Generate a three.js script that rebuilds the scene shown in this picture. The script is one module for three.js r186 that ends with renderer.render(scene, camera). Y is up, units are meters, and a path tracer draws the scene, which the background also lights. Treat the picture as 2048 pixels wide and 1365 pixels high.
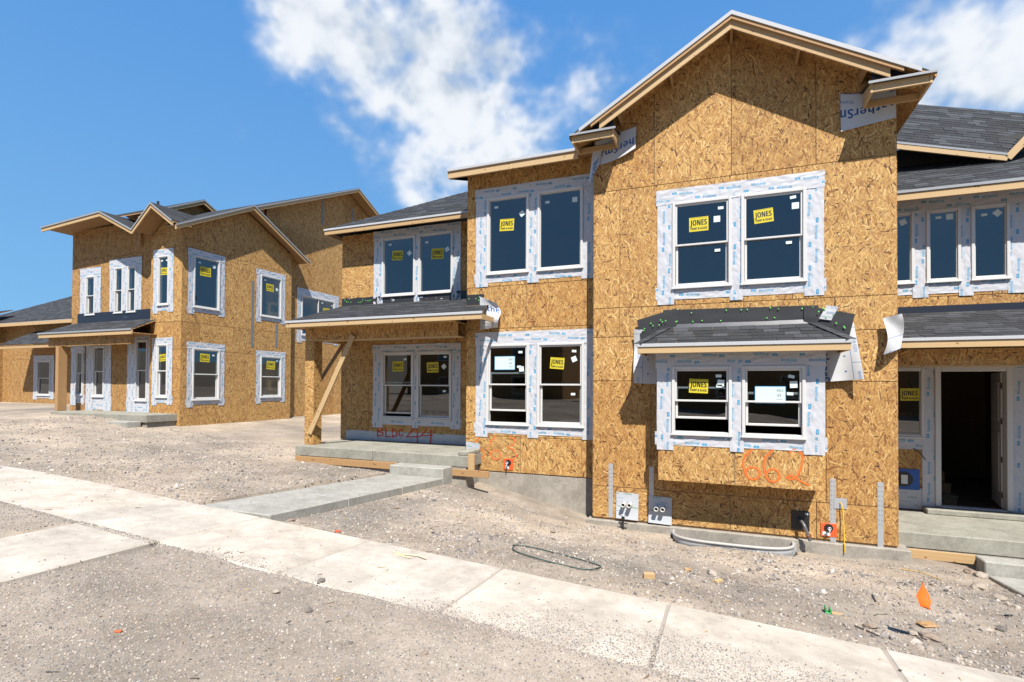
import * as THREE from 'three';
import { mergeGeometries } from 'three/addons/utils/BufferGeometryUtils.js';
import { ImprovedNoise } from 'three/addons/math/ImprovedNoise.js';

// ---------------------------------------------------------------- camera, sky, sun, exposure
// y = 0 is the photographer's eye; x runs along the house fronts, z comes out of the fronts.
const V3 = THREE.Vector3;
const scene = new THREE.Scene();
const FOCAL = 1062, CENTRE_Y = 757;
const camera = new THREE.PerspectiveCamera(2 * Math.atan(682.5 / FOCAL) * 180 / Math.PI, 2048 / 1365, 0.1, 3000);
camera.position.set(2.167, 0, 9.3);
camera.rotation.set(0.0145, 0.381287, 0.006, 'YXZ');
camera.setViewOffset(2048, 1365, 0, 682.5 - CENTRE_Y, 2048, 1365);
camera.updateMatrixWorld();
scene.add(camera);
const renderer = new THREE.WebGLRenderer({ antialias: true });
renderer.toneMapping = THREE.LinearToneMapping;
renderer.toneMappingExposure = 2.0;
renderer.shadowMap.enabled = true;

const sun = new THREE.DirectionalLight(new THREE.Color(1, 0.96, 0.885), 5.0);
sun.position.set(0.52, 1.6, 1.0).multiplyScalar(40);
sun.castShadow = true;
sun.shadow.mapSize.set(4096, 4096);
Object.assign(sun.shadow.camera, { left: -35, right: 35, top: 35, bottom: -35, near: 1, far: 160 });
scene.add(sun); scene.add(sun.target);

function mulberry(a) { return () => { a |= 0; a = a + 0x6D2B79F5 | 0; let t = Math.imul(a ^ a >>> 15, 1 | a); t = t + Math.imul(t ^ t >>> 7, 61 | t) ^ t; return ((t ^ t >>> 14) >>> 0) / 4294967296; }; }
const rnd = mulberry(4417);
const R = (a, b) => a + (b - a) * rnd();
const perlin = new ImprovedNoise();
function fbm(x, y, z, oct = 5, gain = 0.5) { let s = 0, a = 1, n = 0; for (let i = 0; i < oct; i++) { s += a * perlin.noise(x, y, z); n += a; a *= gain; x = x * 2.03 + 7.1; y = y * 2.03 + 3.7; z = z * 2.03 + 1.3; } return s / n; }
const clamp = (v, a = 0, b = 1) => Math.min(b, Math.max(a, v));
const smooth = (a, b, v) => { const t = clamp((v - a) / (b - a)); return t * t * (3 - 2 * t); };
const lerp = (a, b, t) => a + (b - a) * t;
// a photo pixel gives a direction; the plane it is cut with gives the distance
const ray = (x, y) => new V3((x - 1024) / FOCAL, -(y - CENTRE_Y) / FOCAL, -1).applyQuaternion(camera.quaternion);
const onZ = (x, y, z) => { const d = ray(x, y); return camera.position.clone().addScaledVector(d, (z - camera.position.z) / d.z); };
const onX = (x, y, X) => { const d = ray(x, y); return camera.position.clone().addScaledVector(d, (X - camera.position.x) / d.x); };

// ---------------------------------------------------------------- sky: clear air with scattered cumulus
{
  const W = 2048, Hh = 1024, data = new Float32Array(W * Hh * 4);
  const blobs = [];                                     // [direction, angular radius, weight]
  const cloudAt = (x, y, r, w) => blobs.push([ray(x, y).normalize(), r, w]);
  cloudAt(690, 40, 0.12, 1); cloudAt(790, 70, 0.13, 1.05); cloudAt(640, 110, 0.085, 0.75); cloudAt(700, 190, 0.09, 0.5); cloudAt(870, 110, 0.11, 0.9); cloudAt(800, -30, 0.13, 1.0); cloudAt(660, -10, 0.11, .8);
  cloudAt(980, 150, 0.11, 0.95); cloudAt(1060, 170, 0.10, 0.95); cloudAt(1090, 215, 0.075, 0.7); cloudAt(850, 270, 0.12, 1.15); cloudAt(1020, 260, 0.11, 1.2); cloudAt(900, 320, 0.10, 0.9); cloudAt(1100, 200, 0.09, 0.8); cloudAt(760, 250, 0.07, 0.28);
  cloudAt(1250, 180, 0.09, 0.75); cloudAt(1330, 130, 0.07, 0.4); cloudAt(1150, 20, 0.03, 0.35); cloudAt(470, 260, 0.06, 0.16);
  cloudAt(1900, 90, 0.12, 1.1); cloudAt(1850, 150, 0.09, 0.9); cloudAt(1960, 150, 0.09, 0.9); cloudAt(1830, 50, 0.07, 0.6); cloudAt(1950, 20, 0.08, 0.6);
  const cr = mulberry(91);
  for (let k = 0; k < 7; k++) {                        // the same scattered cumulus all the way round
    const az = (k % 2 ? 0.92 : 4.5) + cr() * (k % 2 ? 0.4 : 0.9), el = 0.12 + cr() * 0.75;                     // azimuth from the view, turning right
    const c = new V3(0, 0, -1).applyAxisAngle(new V3(0, 1, 0), 0.381 - az); c.y = Math.tan(el); c.normalize();
    for (let j = 0; j < 5; j++) blobs.push([new V3(c.x + (cr() - 0.5) * 0.3, c.y + (cr() - 0.5) * 0.14, c.z + (cr() - 0.5) * 0.3).normalize(), 0.06 + cr() * 0.08, 0.5 + cr() * 0.5]);
  }
  const d = new V3(), sunDir = sun.position.clone().normalize();
  for (let j = 0; j < Hh; j++) {
    const el = (j + 0.5) / Hh * Math.PI - Math.PI / 2, se = Math.sin(el), ce = Math.cos(el);
    for (let i = 0; i < W; i++) {
      const th = ((i + 0.5) / W - 0.5) * 2 * Math.PI;
      d.set(Math.cos(th) * ce, se, Math.sin(th) * ce);
      const t = Math.pow(clamp(se), 0.55);
      const g = Math.pow(Math.max(0, d.dot(sunDir)), 8) * 0.10;               // paler air round the sun
      let r = lerp(0.150, 0.020, t) + g * 0.6, gg = lerp(0.315, 0.108, t) + g * 0.6, b = lerp(0.470, 0.338, t) + g * 0.6;
      if (se < 0) { const k = clamp(1 + se * 6, 0.35, 1); r = 0.20 * k; gg = 0.24 * k; b = 0.27 * k; }
      else {
        let m = 0;
        for (const [c, rad, w] of blobs) { const q = 1 - d.dot(c); if (q < rad * rad * 1.1) { const f = 1 - q / (rad * rad * 1.1); m += w * f * f; } }
        if (m > 0.01) {
          const n = fbm(d.x * 5.5 + 1.7, d.y * 7, d.z * 5.5, 5, 0.58), n2 = fbm(d.x * 22 + 9, d.y * 25, d.z * 22, 5, 0.6), mm = 1 - Math.exp(-0.86 * m);
          const q = mm * 1.06 + n * 1.75 + n2 * 0.42, dens = clamp(0.76 * smooth(0.42, 1.08, q) + 0.28 * smooth(0.14, 0.74, q)) * smooth(0.04, 0.5, mm);
          const under = fbm(d.x * 6 + 31, d.y * 8 + 5, d.z * 6, 4) * 0.5 + 0.5;        // thicker, greyer parts of the cloud
          const cl = 0.70 + 0.30 * smooth(0.28, 0.7, under + 0.22 * (q - 0.7) + n2 * 0.35);
          const a = dens * 0.97;
          r = lerp(r, 0.46 * Math.pow(cl, 1.25), a); gg = lerp(gg, 0.476 * cl, a); b = lerp(b, 0.496 * Math.min(1, cl * 0.8 + 0.21), a);
        }
      }
      const o = (j * W + i) * 4; data[o] = r; data[o + 1] = gg; data[o + 2] = b; data[o + 3] = 1;
    }
  }
  const tex = new THREE.DataTexture(data, W, Hh, THREE.RGBAFormat, THREE.FloatType);
  tex.mapping = THREE.EquirectangularReflectionMapping; tex.magFilter = tex.minFilter = THREE.LinearFilter; tex.needsUpdate = true;
  scene.background = tex; scene.environment = tex;
}

// ---------------------------------------------------------------- object helpers
const taken = {};
function numbered(n) { const k = taken[n] = (taken[n] ?? -1) + 1; return k ? n + '_' + String(k).padStart(3, '0') : n; }
function tag(o, label, category, group) { o.userData.label = label; o.userData.category = category; if (group) o.userData.group = group; return o; }
function thing(name, label, category, group) { const o = new THREE.Group(); o.name = numbered(name); scene.add(o); return tag(o, label, category, group); }
function structure(o, name) { o.name = numbered(name); o.userData.kind = 'structure'; scene.add(o); return o; }
function mesh(name, geo, mat, parent) { const m = new THREE.Mesh(Array.isArray(geo) ? merge(geo) : geo, mat); m.name = name; m.castShadow = m.receiveShadow = true; if (parent) parent.add(m); return m; }
function part(name, parent, at) { const g = new THREE.Group(); g.name = name; parent.add(g); if (at) { g.position.copy(at.p); g.rotation.y = at.r; } return g; }
const front = (z) => ({ p: new V3(0, 0, z), r: 0 });                 // wall facing +z: local (x, y, out)
const side = (x) => ({ p: new V3(x, 0, 0), r: Math.PI / 2 });        // wall facing +x: local u = -z
function merge(list) { return list.length === 1 ? list[0] : mergeGeometries(list.map((g) => { g = g.index ? g.toNonIndexed() : g; for (const k of Object.keys(g.attributes)) if (!['position', 'normal', 'uv'].includes(k)) g.deleteAttribute(k); return g; }), false); }

class Build {                                                        // triangle soup with flat normals and uv in metres
  constructor() { this.p = []; this.n = []; this.t = []; }
  tri(a, b, c, out, uvf) {
    const n = new V3().subVectors(b, a).cross(new V3().subVectors(c, a)); if (n.lengthSq() < 1e-18) return; n.normalize();
    if (out && n.dot(out) < 0) { [b, c] = [c, b]; n.negate(); }
    for (const q of [a, b, c]) { this.p.push(q.x, q.y, q.z); this.n.push(n.x, n.y, n.z); const w = uvf(q, n); this.t.push(w[0], w[1]); }
  }
  quad(a, b, c, d, out, uvf) { this.tri(a, b, c, out, uvf); this.tri(a, c, d, out, uvf); }
  done() { const g = new THREE.BufferGeometry(); g.setAttribute('position', new THREE.Float32BufferAttribute(this.p, 3)); g.setAttribute('normal', new THREE.Float32BufferAttribute(this.n, 3)); g.setAttribute('uv', new THREE.Float32BufferAttribute(this.t, 2)); return g; }
}
function uvMap(grain, ou = 0, ov = 0, turn = false) {
  return (q, n) => {
    const ax = Math.abs(n.x), ay = Math.abs(n.y), az = Math.abs(n.z); let u, v;
    if (az >= ax && az >= ay) { u = q.x; v = q.y; if (grain === 'y') [u, v] = [v, u]; }
    else if (ax >= ay) { u = q.z; v = q.y; if (grain === 'y') [u, v] = [v, u]; }
    else { u = q.x; v = q.z; if (grain === 'z') [u, v] = [v, u]; }
    if (turn) [u, v] = [v, u];
    return [u + ou, v + ov];
  };
}
function bx(x0, x1, y0, y1, z0, z1, c = 0.004, grain) {              // box with chamfered edges; uv grain along the longest side
  const L = [x1 - x0, y1 - y0, z1 - z0], g = grain || ['x', 'y', 'z'][L.indexOf(Math.max(...L))];
  c = Math.min(c, L[0] * 0.45, L[1] * 0.45, L[2] * 0.45);
  const B = new Build(), m = [(x0 + x1) / 2, (y0 + y1) / 2, (z0 + z1) / 2], h = L.map((v) => v / 2), uvf = uvMap(g, R(0, 5), R(0, 5));
  const P = (s, axis) => new V3(...[0, 1, 2].map((k) => m[k] + s[k] * (k === axis ? h[k] : h[k] - c)));
  for (let a = 0; a < 3; a++) for (const s of [-1, 1]) {
    const b = (a + 1) % 3, e = (a + 2) % 3, o = [0, 0, 0]; o[a] = s;
    const S = (sb, se) => { const q = [0, 0, 0]; q[a] = s; q[b] = sb; q[e] = se; return q; };
    B.quad(P(S(-1, -1), a), P(S(1, -1), a), P(S(1, 1), a), P(S(-1, 1), a), new V3(...o), uvf);
    if (c > 0) for (const sb of [-1, 1]) {                           // the edge shared with face b
      const o2 = [0, 0, 0]; o2[a] = s; o2[b] = sb;
      B.quad(P(S(sb, -1), a), P(S(sb, 1), a), P(S(sb, 1), b), P(S(sb, -1), b), new V3(...o2), uvf);
    }
  }
  if (c > 0) for (const s of [[-1, -1, -1], [1, -1, -1], [-1, 1, -1], [1, 1, -1], [-1, -1, 1], [1, -1, 1], [-1, 1, 1], [1, 1, 1]]) B.tri(P(s, 0), P(s, 1), P(s, 2), new V3(...s), uvf);
  return B.done();
}
function prism(poly, z0, z1, opt = {}) {                             // polygon [[x,y],...] pushed from z0 to z1
  const B = new Build(), uvf = opt.uvf || uvMap(opt.grain || 'x', opt.ou ?? R(0, 5), opt.ov ?? R(0, 5), opt.turn);
  const pts = poly.map((q) => new THREE.Vector2(q[0], q[1])); if (THREE.ShapeUtils.area(pts) < 0) pts.reverse();
  const at = (q, z) => new V3(q.x, q.y, z);
  for (const f of THREE.ShapeUtils.triangulateShape(pts, [])) { B.tri(at(pts[f[0]], z1), at(pts[f[1]], z1), at(pts[f[2]], z1), new V3(0, 0, 1), uvf); B.tri(at(pts[f[0]], z0), at(pts[f[1]], z0), at(pts[f[2]], z0), new V3(0, 0, -1), uvf); }
  for (let i = 0; i < pts.length; i++) { const a = pts[i], b = pts[(i + 1) % pts.length]; B.quad(at(a, z0), at(b, z0), at(b, z1), at(a, z1), new V3(b.y - a.y, a.x - b.x, 0), uvf); }
  return B.done();
}
function slab3(pts, thick, uvScale = 1) {                            // flat polygon in space with thickness, uv along its own plane
  const n = new V3().subVectors(pts[1], pts[0]).cross(new V3().subVectors(pts[2], pts[0])).normalize(); if (n.y < 0) { pts = [...pts].reverse(); n.negate(); }
  const e1 = new V3().subVectors(pts[1], pts[0]).normalize(), e2 = new V3().crossVectors(n, e1), o = pts[0];
  const uvf = (q) => { const d = new V3().subVectors(q, o); return [d.dot(e1) * uvScale, d.dot(e2) * uvScale]; };
  const B = new Build(), low = pts.map((q) => q.clone().addScaledVector(n, -thick));
  for (let i = 1; i < pts.length - 1; i++) { B.tri(pts[0], pts[i], pts[i + 1], n, uvf); B.tri(low[0], low[i], low[i + 1], n.clone().negate(), uvf); }
  const cen = pts.reduce((s, q) => s.add(q), new V3()).multiplyScalar(1 / pts.length);
  for (let i = 0; i < pts.length; i++) { const a = i, b = (i + 1) % pts.length; B.quad(pts[a], pts[b], low[b], low[a], new V3().addVectors(pts[a], pts[b]).multiplyScalar(0.5).sub(cen), uvf); }
  return B.done();
}
function beam(a, b, w, h, up = new V3(0, 1, 0)) {                    // square timber from a to b
  const L = a.distanceTo(b), g = bx(0, L, -h / 2, h / 2, -w / 2, w / 2, 0.004, 'x');
  const x = new V3().subVectors(b, a).normalize(), z = new V3().crossVectors(x, up).normalize(), y = new V3().crossVectors(z, x);
  g.applyMatrix4(new THREE.Matrix4().makeBasis(x, y, z).setPosition(a)); return g;
}
function sheet(f, nu, nv, uvf) {                                     // curved sheet from f(s, t) with smooth normals
  const pos = [], uv = [], idx = [];
  for (let j = 0; j <= nv; j++) for (let i = 0; i <= nu; i++) { const s = i / nu, t = j / nv, q = f(s, t), w = uvf(s, t); pos.push(q.x, q.y, q.z); uv.push(w[0], w[1]); }
  for (let j = 0; j < nv; j++) for (let i = 0; i < nu; i++) { const a = j * (nu + 1) + i, b = a + 1, c = a + nu + 1, e = c + 1; idx.push(a, b, e, a, e, c); }
  const g = new THREE.BufferGeometry(); g.setAttribute('position', new THREE.Float32BufferAttribute(pos, 3)); g.setAttribute('uv', new THREE.Float32BufferAttribute(uv, 2)); g.setIndex(idx); g.computeVertexNormals(); return g;
}
function tube(pts, r, seg = 24, rad = 8, closed = false) { return new THREE.TubeGeometry(new THREE.CatmullRomCurve3(pts, closed, 'catmullrom', 0.4), seg, r, rad, closed); }
function clipPoly(poly, planes) {                                    // keep a*x + b*y <= c
  for (const [a, b, c] of planes) {
    const out = [];
    for (let i = 0; i < poly.length; i++) {
      const p = poly[i], q = poly[(i + 1) % poly.length], dp = a * p[0] + b * p[1] - c, dq = a * q[0] + b * q[1] - c;
      if (dp <= 0) out.push(p);
      if ((dp < 0 && dq > 0) || (dp > 0 && dq < 0)) { const t = dp / (dp - dq); out.push([p[0] + (q[0] - p[0]) * t, p[1] + (q[1] - p[1]) * t]); }
    }
    poly = out; if (poly.length < 3) return [];
  }
  return poly;
}

// ---------------------------------------------------------------- textures and materials
function canvasTex(w, h, draw, srgb = true) { const c = document.createElement('canvas'); c.width = w; c.height = h; draw(c.getContext('2d'), w, h); const t = new THREE.CanvasTexture(c); t.wrapS = t.wrapT = THREE.RepeatWrapping; if (srgb) t.colorSpace = THREE.SRGBColorSpace; t.magFilter = THREE.LinearFilter; return t; }
function inMetres(t, w, h = w) { t.repeat.set(1 / w, 1 / h); return t; }
const CARD = 0.8;                                                     // base colours below are relative to a white card of this reflectance
function mat(color, rough, o = {}) { return new THREE.MeshStandardMaterial({ color: color.multiplyScalar(CARD), roughness: rough, ...o }); }
const lin = (r, g, b) => new THREE.Color().setRGB(r, g, b);
const rgb = (c) => `rgb(${c.map((v) => Math.round(clamp(v, 0, 255))).join(',')})`;

function osbCanvas(seed) {
  const r = mulberry(seed);
  return (x, w, h) => {
    x.fillStyle = 'rgb(186,146,98)'; x.fillRect(0, 0, w, h);
    const pal = [[238, 206, 152], [224, 185, 126], [210, 167, 108], [197, 150, 92], [176, 127, 74], [142, 97, 55], [98, 62, 34]], wt = [0.07, 0.27, 0.52, 0.74, 0.88, 0.965, 1];
    for (let k = 0; k < 11000; k++) {
      const q = r(), c = pal[wt.findIndex((v) => q < v)], v = (r() - 0.5) * 22;
      const L = (k > 10300 ? 30 : 14) + Math.pow(r(), 1.6) * 46, b = 2.6 + r() * (k > 10300 ? 10 : 7), a = (r() < 0.62 ? (r() - 0.5) * 1.5 + 1.57 : r() * 3.1416), px = r() * w, py = r() * h;
      x.fillStyle = rgb([c[0] + v, c[1] + v * 0.9, c[2] + v * 0.7]);
      for (const ox of px < 60 ? [0, w] : px > w - 60 ? [0, -w] : [0]) for (const oy of py < 60 ? [0, h] : py > h - 60 ? [0, -h] : [0]) {
        x.save(); x.translate(px + ox, py + oy); x.rotate(a);
        x.beginPath(); x.moveTo(-L / 2, -b / 2 + r() * 2); x.lineTo(L / 2 - r() * 6, -b / 2); x.lineTo(L / 2, b / 2 - r() * 3); x.lineTo(-L / 2 + r() * 7, b / 2); x.closePath(); x.fill();
        x.restore();
      }
      if (k % 9 === 0) { x.save(); x.translate(px, py); x.rotate(a); x.fillStyle = 'rgba(70,40,18,0.55)'; x.fillRect(-L / 2, b / 2, L * 0.8, 1.2); x.restore(); }
    }
    x.fillStyle = 'rgba(28,24,20,0.9)';                              // nailing marks printed on the board
    for (let cx = 0; cx < 6; cx++) for (let cy = 0; cy < 11; cy++) if (r() < 0.52) { const px = 40 + cx * 170 + (r() - 0.5) * 10, py = 30 + cy * 93 + (r() - 0.5) * 8; x.fillRect(px - 14, py - 1.5, 28, 3); x.fillRect(px - 6, py - 3, 12, 6); }
  };
}
const OSB = [11, 23].map((s) => { const draw = osbCanvas(s), t = inMetres(canvasTex(1024, 1024, draw), 2.4); return [[0.745, 0.695, 0.54], [0.675, 0.61, 0.455], [0.79, 0.75, 0.60], [0.70, 0.62, 0.45], [0.75, 0.715, 0.575]].map((k) => mat(lin(...k), 0.82, { map: t, bumpMap: t, bumpScale: 0.0015 })); }).flat();
const OSB_FAR = mat(lin(0.62, 0.565, 0.45), 0.85, { map: OSB[0].map });
const anyOsb = () => OSB[Math.floor(rnd() * OSB.length)];

function woodCanvas(base, seed, knots) {
  const r = mulberry(seed);
  return (x, w, h) => {
    x.fillStyle = rgb(base); x.fillRect(0, 0, w, h);
    for (let k = 0; k < 260; k++) { const v = (r() - 0.55) * 40; x.strokeStyle = `rgba(${Math.round(base[0] + v)},${Math.round(base[1] + v * 0.9 - 6)},${Math.round(base[2] + v * 0.8 - 12)},0.5)`; x.lineWidth = 0.6 + r() * 2.6; const y = r() * h, a = r() * 5, f = 0.004 + r() * 0.01, ph = r() * 6; x.beginPath(); for (let i = 0; i <= w; i += 16) { const yy = y + Math.sin(i * 2 * Math.PI / w * Math.round(1 + f * 100) + ph) * a; i ? x.lineTo(i, yy) : x.moveTo(i, yy); } x.stroke(); }
    for (let k = 0; k < knots; k++) { const px = r() * w, py = r() * h, s = 3 + r() * 5; x.fillStyle = `rgba(${Math.round(base[0] * 0.55)},${Math.round(base[1] * 0.42)},${Math.round(base[2] * 0.3)},0.85)`; x.beginPath(); x.ellipse(px, py, s * 1.5, s, 0, 0, 7); x.fill(); x.strokeStyle = 'rgba(120,70,30,0.4)'; x.lineWidth = 1.5; x.beginPath(); x.ellipse(px, py, s * 2.4, s * 1.6, 0, 0, 7); x.stroke(); }
  };
}
const PINE_T = inMetres(canvasTex(1024, 512, woodCanvas([214, 184, 140], 5, 16)), 1.6, 0.8);
const PINE = mat(lin(0.76, 0.74, 0.70), 0.7, { map: PINE_T }), PINE2 = mat(lin(0.70, 0.65, 0.58), 0.72, { map: PINE_T }), PINE_RED = mat(lin(0.58, 0.48, 0.39), 0.75, { map: PINE_T });
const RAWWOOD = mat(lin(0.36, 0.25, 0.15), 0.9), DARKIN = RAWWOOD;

function tileNoise(seed) {                                           // value noise that repeats every p cells
  const r = mulberry(seed), tab = Float32Array.from({ length: 4096 }, () => r() * 2 - 1);
  const h = (x, y, p, o) => tab[(((x % p) + p) % p * 57 + ((y % p) + p) % p * 131 + o * 811) & 4095], f = (t) => t * t * (3 - 2 * t);
  return (u, v, p, o) => { const x = Math.floor(u * p), y = Math.floor(v * p), a = f(u * p - x), b = f(v * p - y); return lerp(lerp(h(x, y, p, o), h(x + 1, y, p, o), a), lerp(h(x, y + 1, p, o), h(x + 1, y + 1, p, o), a), b); };
}
function speckle(base, amp, n, seed, size, rmin, rmax, cols, vary = 30) {       // mineral surface: mottling at several sizes and grains
  const r = mulberry(seed), tn = tileNoise(seed);
  return (x, w, h) => {
    const img = x.createImageData(w, h);
    for (let j = 0; j < h; j++) for (let i = 0; i < w; i++) {
      const u = i / w, v = j / h, m = tn(u, v, 5, 0) * 0.45 + tn(u, v, 11, 1) * 0.35 + tn(u, v, 29, 2) * 0.3 + tn(u, v, 73, 3) * 0.25 * size + (r() - 0.5) * 0.5;
      const o = (j * w + i) * 4; for (let k = 0; k < 3; k++) img.data[o + k] = clamp(base[k] + m * amp, 0, 255); img.data[o + 3] = 255;
    }
    x.putImageData(img, 0, 0);
    for (let k = 0; k < n; k++) { const c = cols[Math.floor(r() * cols.length)], v = (r() - 0.5) * vary; x.fillStyle = rgb(c.map((q) => q + v)); x.beginPath(); x.ellipse(r() * w, r() * h, rmin + Math.pow(r(), 2.5) * (rmax - rmin), (rmin + Math.pow(r(), 2.5) * (rmax - rmin)) * 0.8, r() * 3, 0, 7); x.fill(); }
  };
}
const CONC_T = inMetres(canvasTex(512, 512, speckle([208, 199, 188], 30, 900, 31, 0.8, 0.4, 1.6, [[168, 158, 146], [215, 210, 200]])), 2.3);
const GREYC_T = inMetres(canvasTex(512, 512, speckle([196, 192, 183], 24, 700, 37, 1.6, 0.4, 1.6, [[160, 156, 146], [210, 206, 196]])), 1.1);
const WALK = [[0.75, 0.725, 0.68], [0.70, 0.68, 0.645], [0.78, 0.745, 0.695], [0.72, 0.695, 0.65]].map((k) => mat(lin(...k), 0.9, { map: CONC_T, bumpMap: CONC_T, bumpScale: 0.001 }));
const NEWCONC = mat(lin(0.58, 0.58, 0.565), 0.85, { map: GREYC_T, bumpMap: GREYC_T, bumpScale: 0.001 });
const PORCHC = mat(lin(0.48, 0.48, 0.44), 0.85, { map: GREYC_T, bumpMap: GREYC_T, bumpScale: 0.0015 });
const FOUND = mat(lin(0.55, 0.515, 0.48), 0.92, { map: GREYC_T, bumpMap: GREYC_T, bumpScale: 0.003 });
const DIRT_COLS = [[196, 182, 168], [206, 192, 177], [176, 166, 157], [156, 150, 147], [190, 172, 156], [216, 205, 192], [134, 129, 127], [204, 186, 168], [166, 158, 152]];
const DIRT_T = inMetres(canvasTex(2048, 2048, speckle([188, 173, 157], 24, 62000, 41, 1.4, 0.9, 5.5, DIRT_COLS, 72)), 2.9);
const SHING_T = inMetres(canvasTex(512, 512, speckle([92, 94, 98], 26, 9000, 43, 1.2, 0.5, 1.3, [[60, 62, 66], [120, 122, 126], [140, 142, 146], [44, 46, 50], [100, 98, 94]])), 0.9);
const SHINGLE = [[0.15, 0.15, 0.155], [0.25, 0.255, 0.265], [0.37, 0.375, 0.39], [0.20, 0.197, 0.20]].map((k) => mat(lin(...k), 0.93, { map: SHING_T }));
const MEMBRANE = mat(lin(0.022, 0.022, 0.024), 0.55), NAVY = mat(lin(0.012, 0.016, 0.030), 0.4), DRIP = mat(lin(0.46, 0.465, 0.475), 0.35), DRIPG = mat(lin(0.30, 0.31, 0.325), 0.4), ZINC = mat(lin(0.20, 0.22, 0.23), 0.5, { metalness: 0.3 });
const VINYL = mat(lin(0.60, 0.59, 0.575), 0.35), GALV = mat(lin(0.52, 0.54, 0.56), 0.38, { metalness: 0.45 }), BLACKP = mat(lin(0.015, 0.015, 0.016), 0.45), WHITEP = mat(lin(0.75, 0.73, 0.68), 0.4);
const GLASS = new THREE.MeshPhysicalMaterial({ color: lin(0.50, 0.57, 0.60), roughness: 0, metalness: 0, transmission: 1, thickness: 0, ior: 2.05 });
const CAPNAIL = mat(lin(0.16, 0.62, 0.12), 0.5), ORANGE = mat(lin(0.80, 0.10, 0.02), 0.55), LABELW = mat(lin(0.62, 0.70, 0.68), 0.6), YELLOW = mat(lin(0.75, 0.46, 0.02), 0.5);

function wordmark(x, s, px, py, size, color, turn = 0, sx = 1, weight = 'bold') { x.save(); x.translate(px, py); x.rotate(turn); x.scale(sx, 1); x.font = `${weight} ${size}px sans-serif`; x.fillStyle = color; x.textAlign = 'center'; x.textBaseline = 'middle'; x.fillText(s, 0, 0); x.restore(); }
const TAPE_T = inMetres(canvasTex(1024, 128, (x, w, h) => {
  x.fillStyle = 'rgb(226,226,230)'; x.fillRect(0, 0, w, h);
  for (let k = 0; k < 5; k++) {
    const px = 60 + k * 205, flip = k % 2, y = flip ? 92 : 34, blue = 'rgb(46,160,208)';
    wordmark(x, 'Moistop', px, y, 31, blue, flip ? Math.PI : 0);
    x.fillStyle = 'rgba(120,180,215,0.5)'; for (let j = 0; j < 3; j++) x.fillRect(px - 46, flip ? y - 20 - j * 5 : y + 17 + j * 5, 70 - j * 16, 2);
    x.fillStyle = blue; x.fillRect(px + 82, 52 - (flip ? 34 : -22), 42, 20); x.fillStyle = 'rgb(200,225,238)'; x.fillRect(px + 88, 58 - (flip ? 34 : -22), 30, 3); x.fillRect(px + 88, 64 - (flip ? 34 : -22), 24, 2);
  }
}), 1.84, 0.23);
const TAPE = mat(lin(0.68, 0.68, 0.69), 0.4, { map: TAPE_T });
const GREENTAPE_T = inMetres(canvasTex(512, 256, (x, w, h) => { x.fillStyle = 'rgb(214,220,224)'; x.fillRect(0, 0, w, h); const r = mulberry(8); for (let k = 0; k < 16; k++) { x.fillStyle = k % 3 ? 'rgba(90,150,175,0.8)' : 'rgba(60,140,80,0.9)'; const px = r() * w, py = 12 + (k % 6) * 42; if (k % 3) x.fillRect(px, py, 60, 4); else wordmark(x, 'FortiFlash', px, py, 17, 'rgb(60,140,80)'); } }), 0.9, 0.45);
const GREENTAPE = mat(lin(0.68, 0.67, 0.68), 0.5, { map: GREENTAPE_T });
const WRAP_T = inMetres(canvasTex(1024, 512, (x, w, h) => {
  x.fillStyle = 'rgb(232,232,232)'; x.fillRect(0, 0, w, h); const b = 'rgb(38,98,168)';
  wordmark(x, 'WeatherSmart', 380, 120, 96, b); wordmark(x, 'Henry', 120, 210, 42, b); wordmark(x, 'Drainable Wrap', 560, 205, 34, b, 0, 1, 'normal');
  x.strokeStyle = b; x.lineWidth = 3; x.strokeRect(40, 300, 300, 130); x.strokeRect(340, 300, 300, 130); wordmark(x, 'ASTM E 2556', 190, 340, 34, b, 0, 1, 'normal'); wordmark(x, 'ESR-5320', 190, 390, 30, b, 0, 1, 'normal'); wordmark(x, '15 YEAR', 490, 340, 34, b, 0, 1, 'normal'); wordmark(x, 'WARRANTY', 490, 390, 30, b, 0, 1, 'normal');
  x.beginPath(); x.moveTo(0, 268); x.lineTo(w, 268); x.stroke(); x.fillStyle = b; for (let k = 0; k < 8; k++) x.fillRect(k * 128 + 20, 470, 12, 14); wordmark(x, 'WeatherSmart', 850, 410, 50, b);
}), 1.9, 0.95);
const WRAP = mat(lin(0.65, 0.65, 0.66), 0.5, { map: WRAP_T });
const JONES_T = canvasTex(256, 200, (x) => { x.fillStyle = 'rgb(226,206,30)'; x.fillRect(0, 0, 256, 200); x.fillStyle = 'rgba(60,55,20,0.75)'; x.fillRect(14, 8, 228, 5); for (const o of [-2, 0, 2]) { wordmark(x, 'JONES', 128 + o, 78, 112, 'rgb(20,20,22)', 0, 0.66); wordmark(x, 'PAINT & GLASS', 128 + o * 0.6, 160, 47, 'rgb(20,20,22)', 0, 0.66); } });
const JONES = mat(lin(0.8, 0.8, 0.8), 0.6, { map: JONES_T });
const numberSticker = (n) => mat(lin(1, 1, 1), 0.6, { map: canvasTex(256, 160, (x) => { x.fillStyle = 'rgb(60,150,195)'; x.fillRect(0, 0, 256, 160); x.fillStyle = 'rgb(198,216,218)'; x.fillRect(5, 5, 246, 150); wordmark(x, '-' + n, 205, 38, 34, 'rgb(60,64,64)', 0, 1, 'normal'); wordmark(x, '44', 200, 84, 34, 'rgb(60,64,64)', 0, 1, 'normal'); x.fillStyle = 'rgb(120,130,130)'; x.fillRect(180, 118, 50, 5); x.fillRect(170, 136, 62, 3); }) });
const STICK662 = numberSticker('662'), STICK663 = numberSticker('663');

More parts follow.
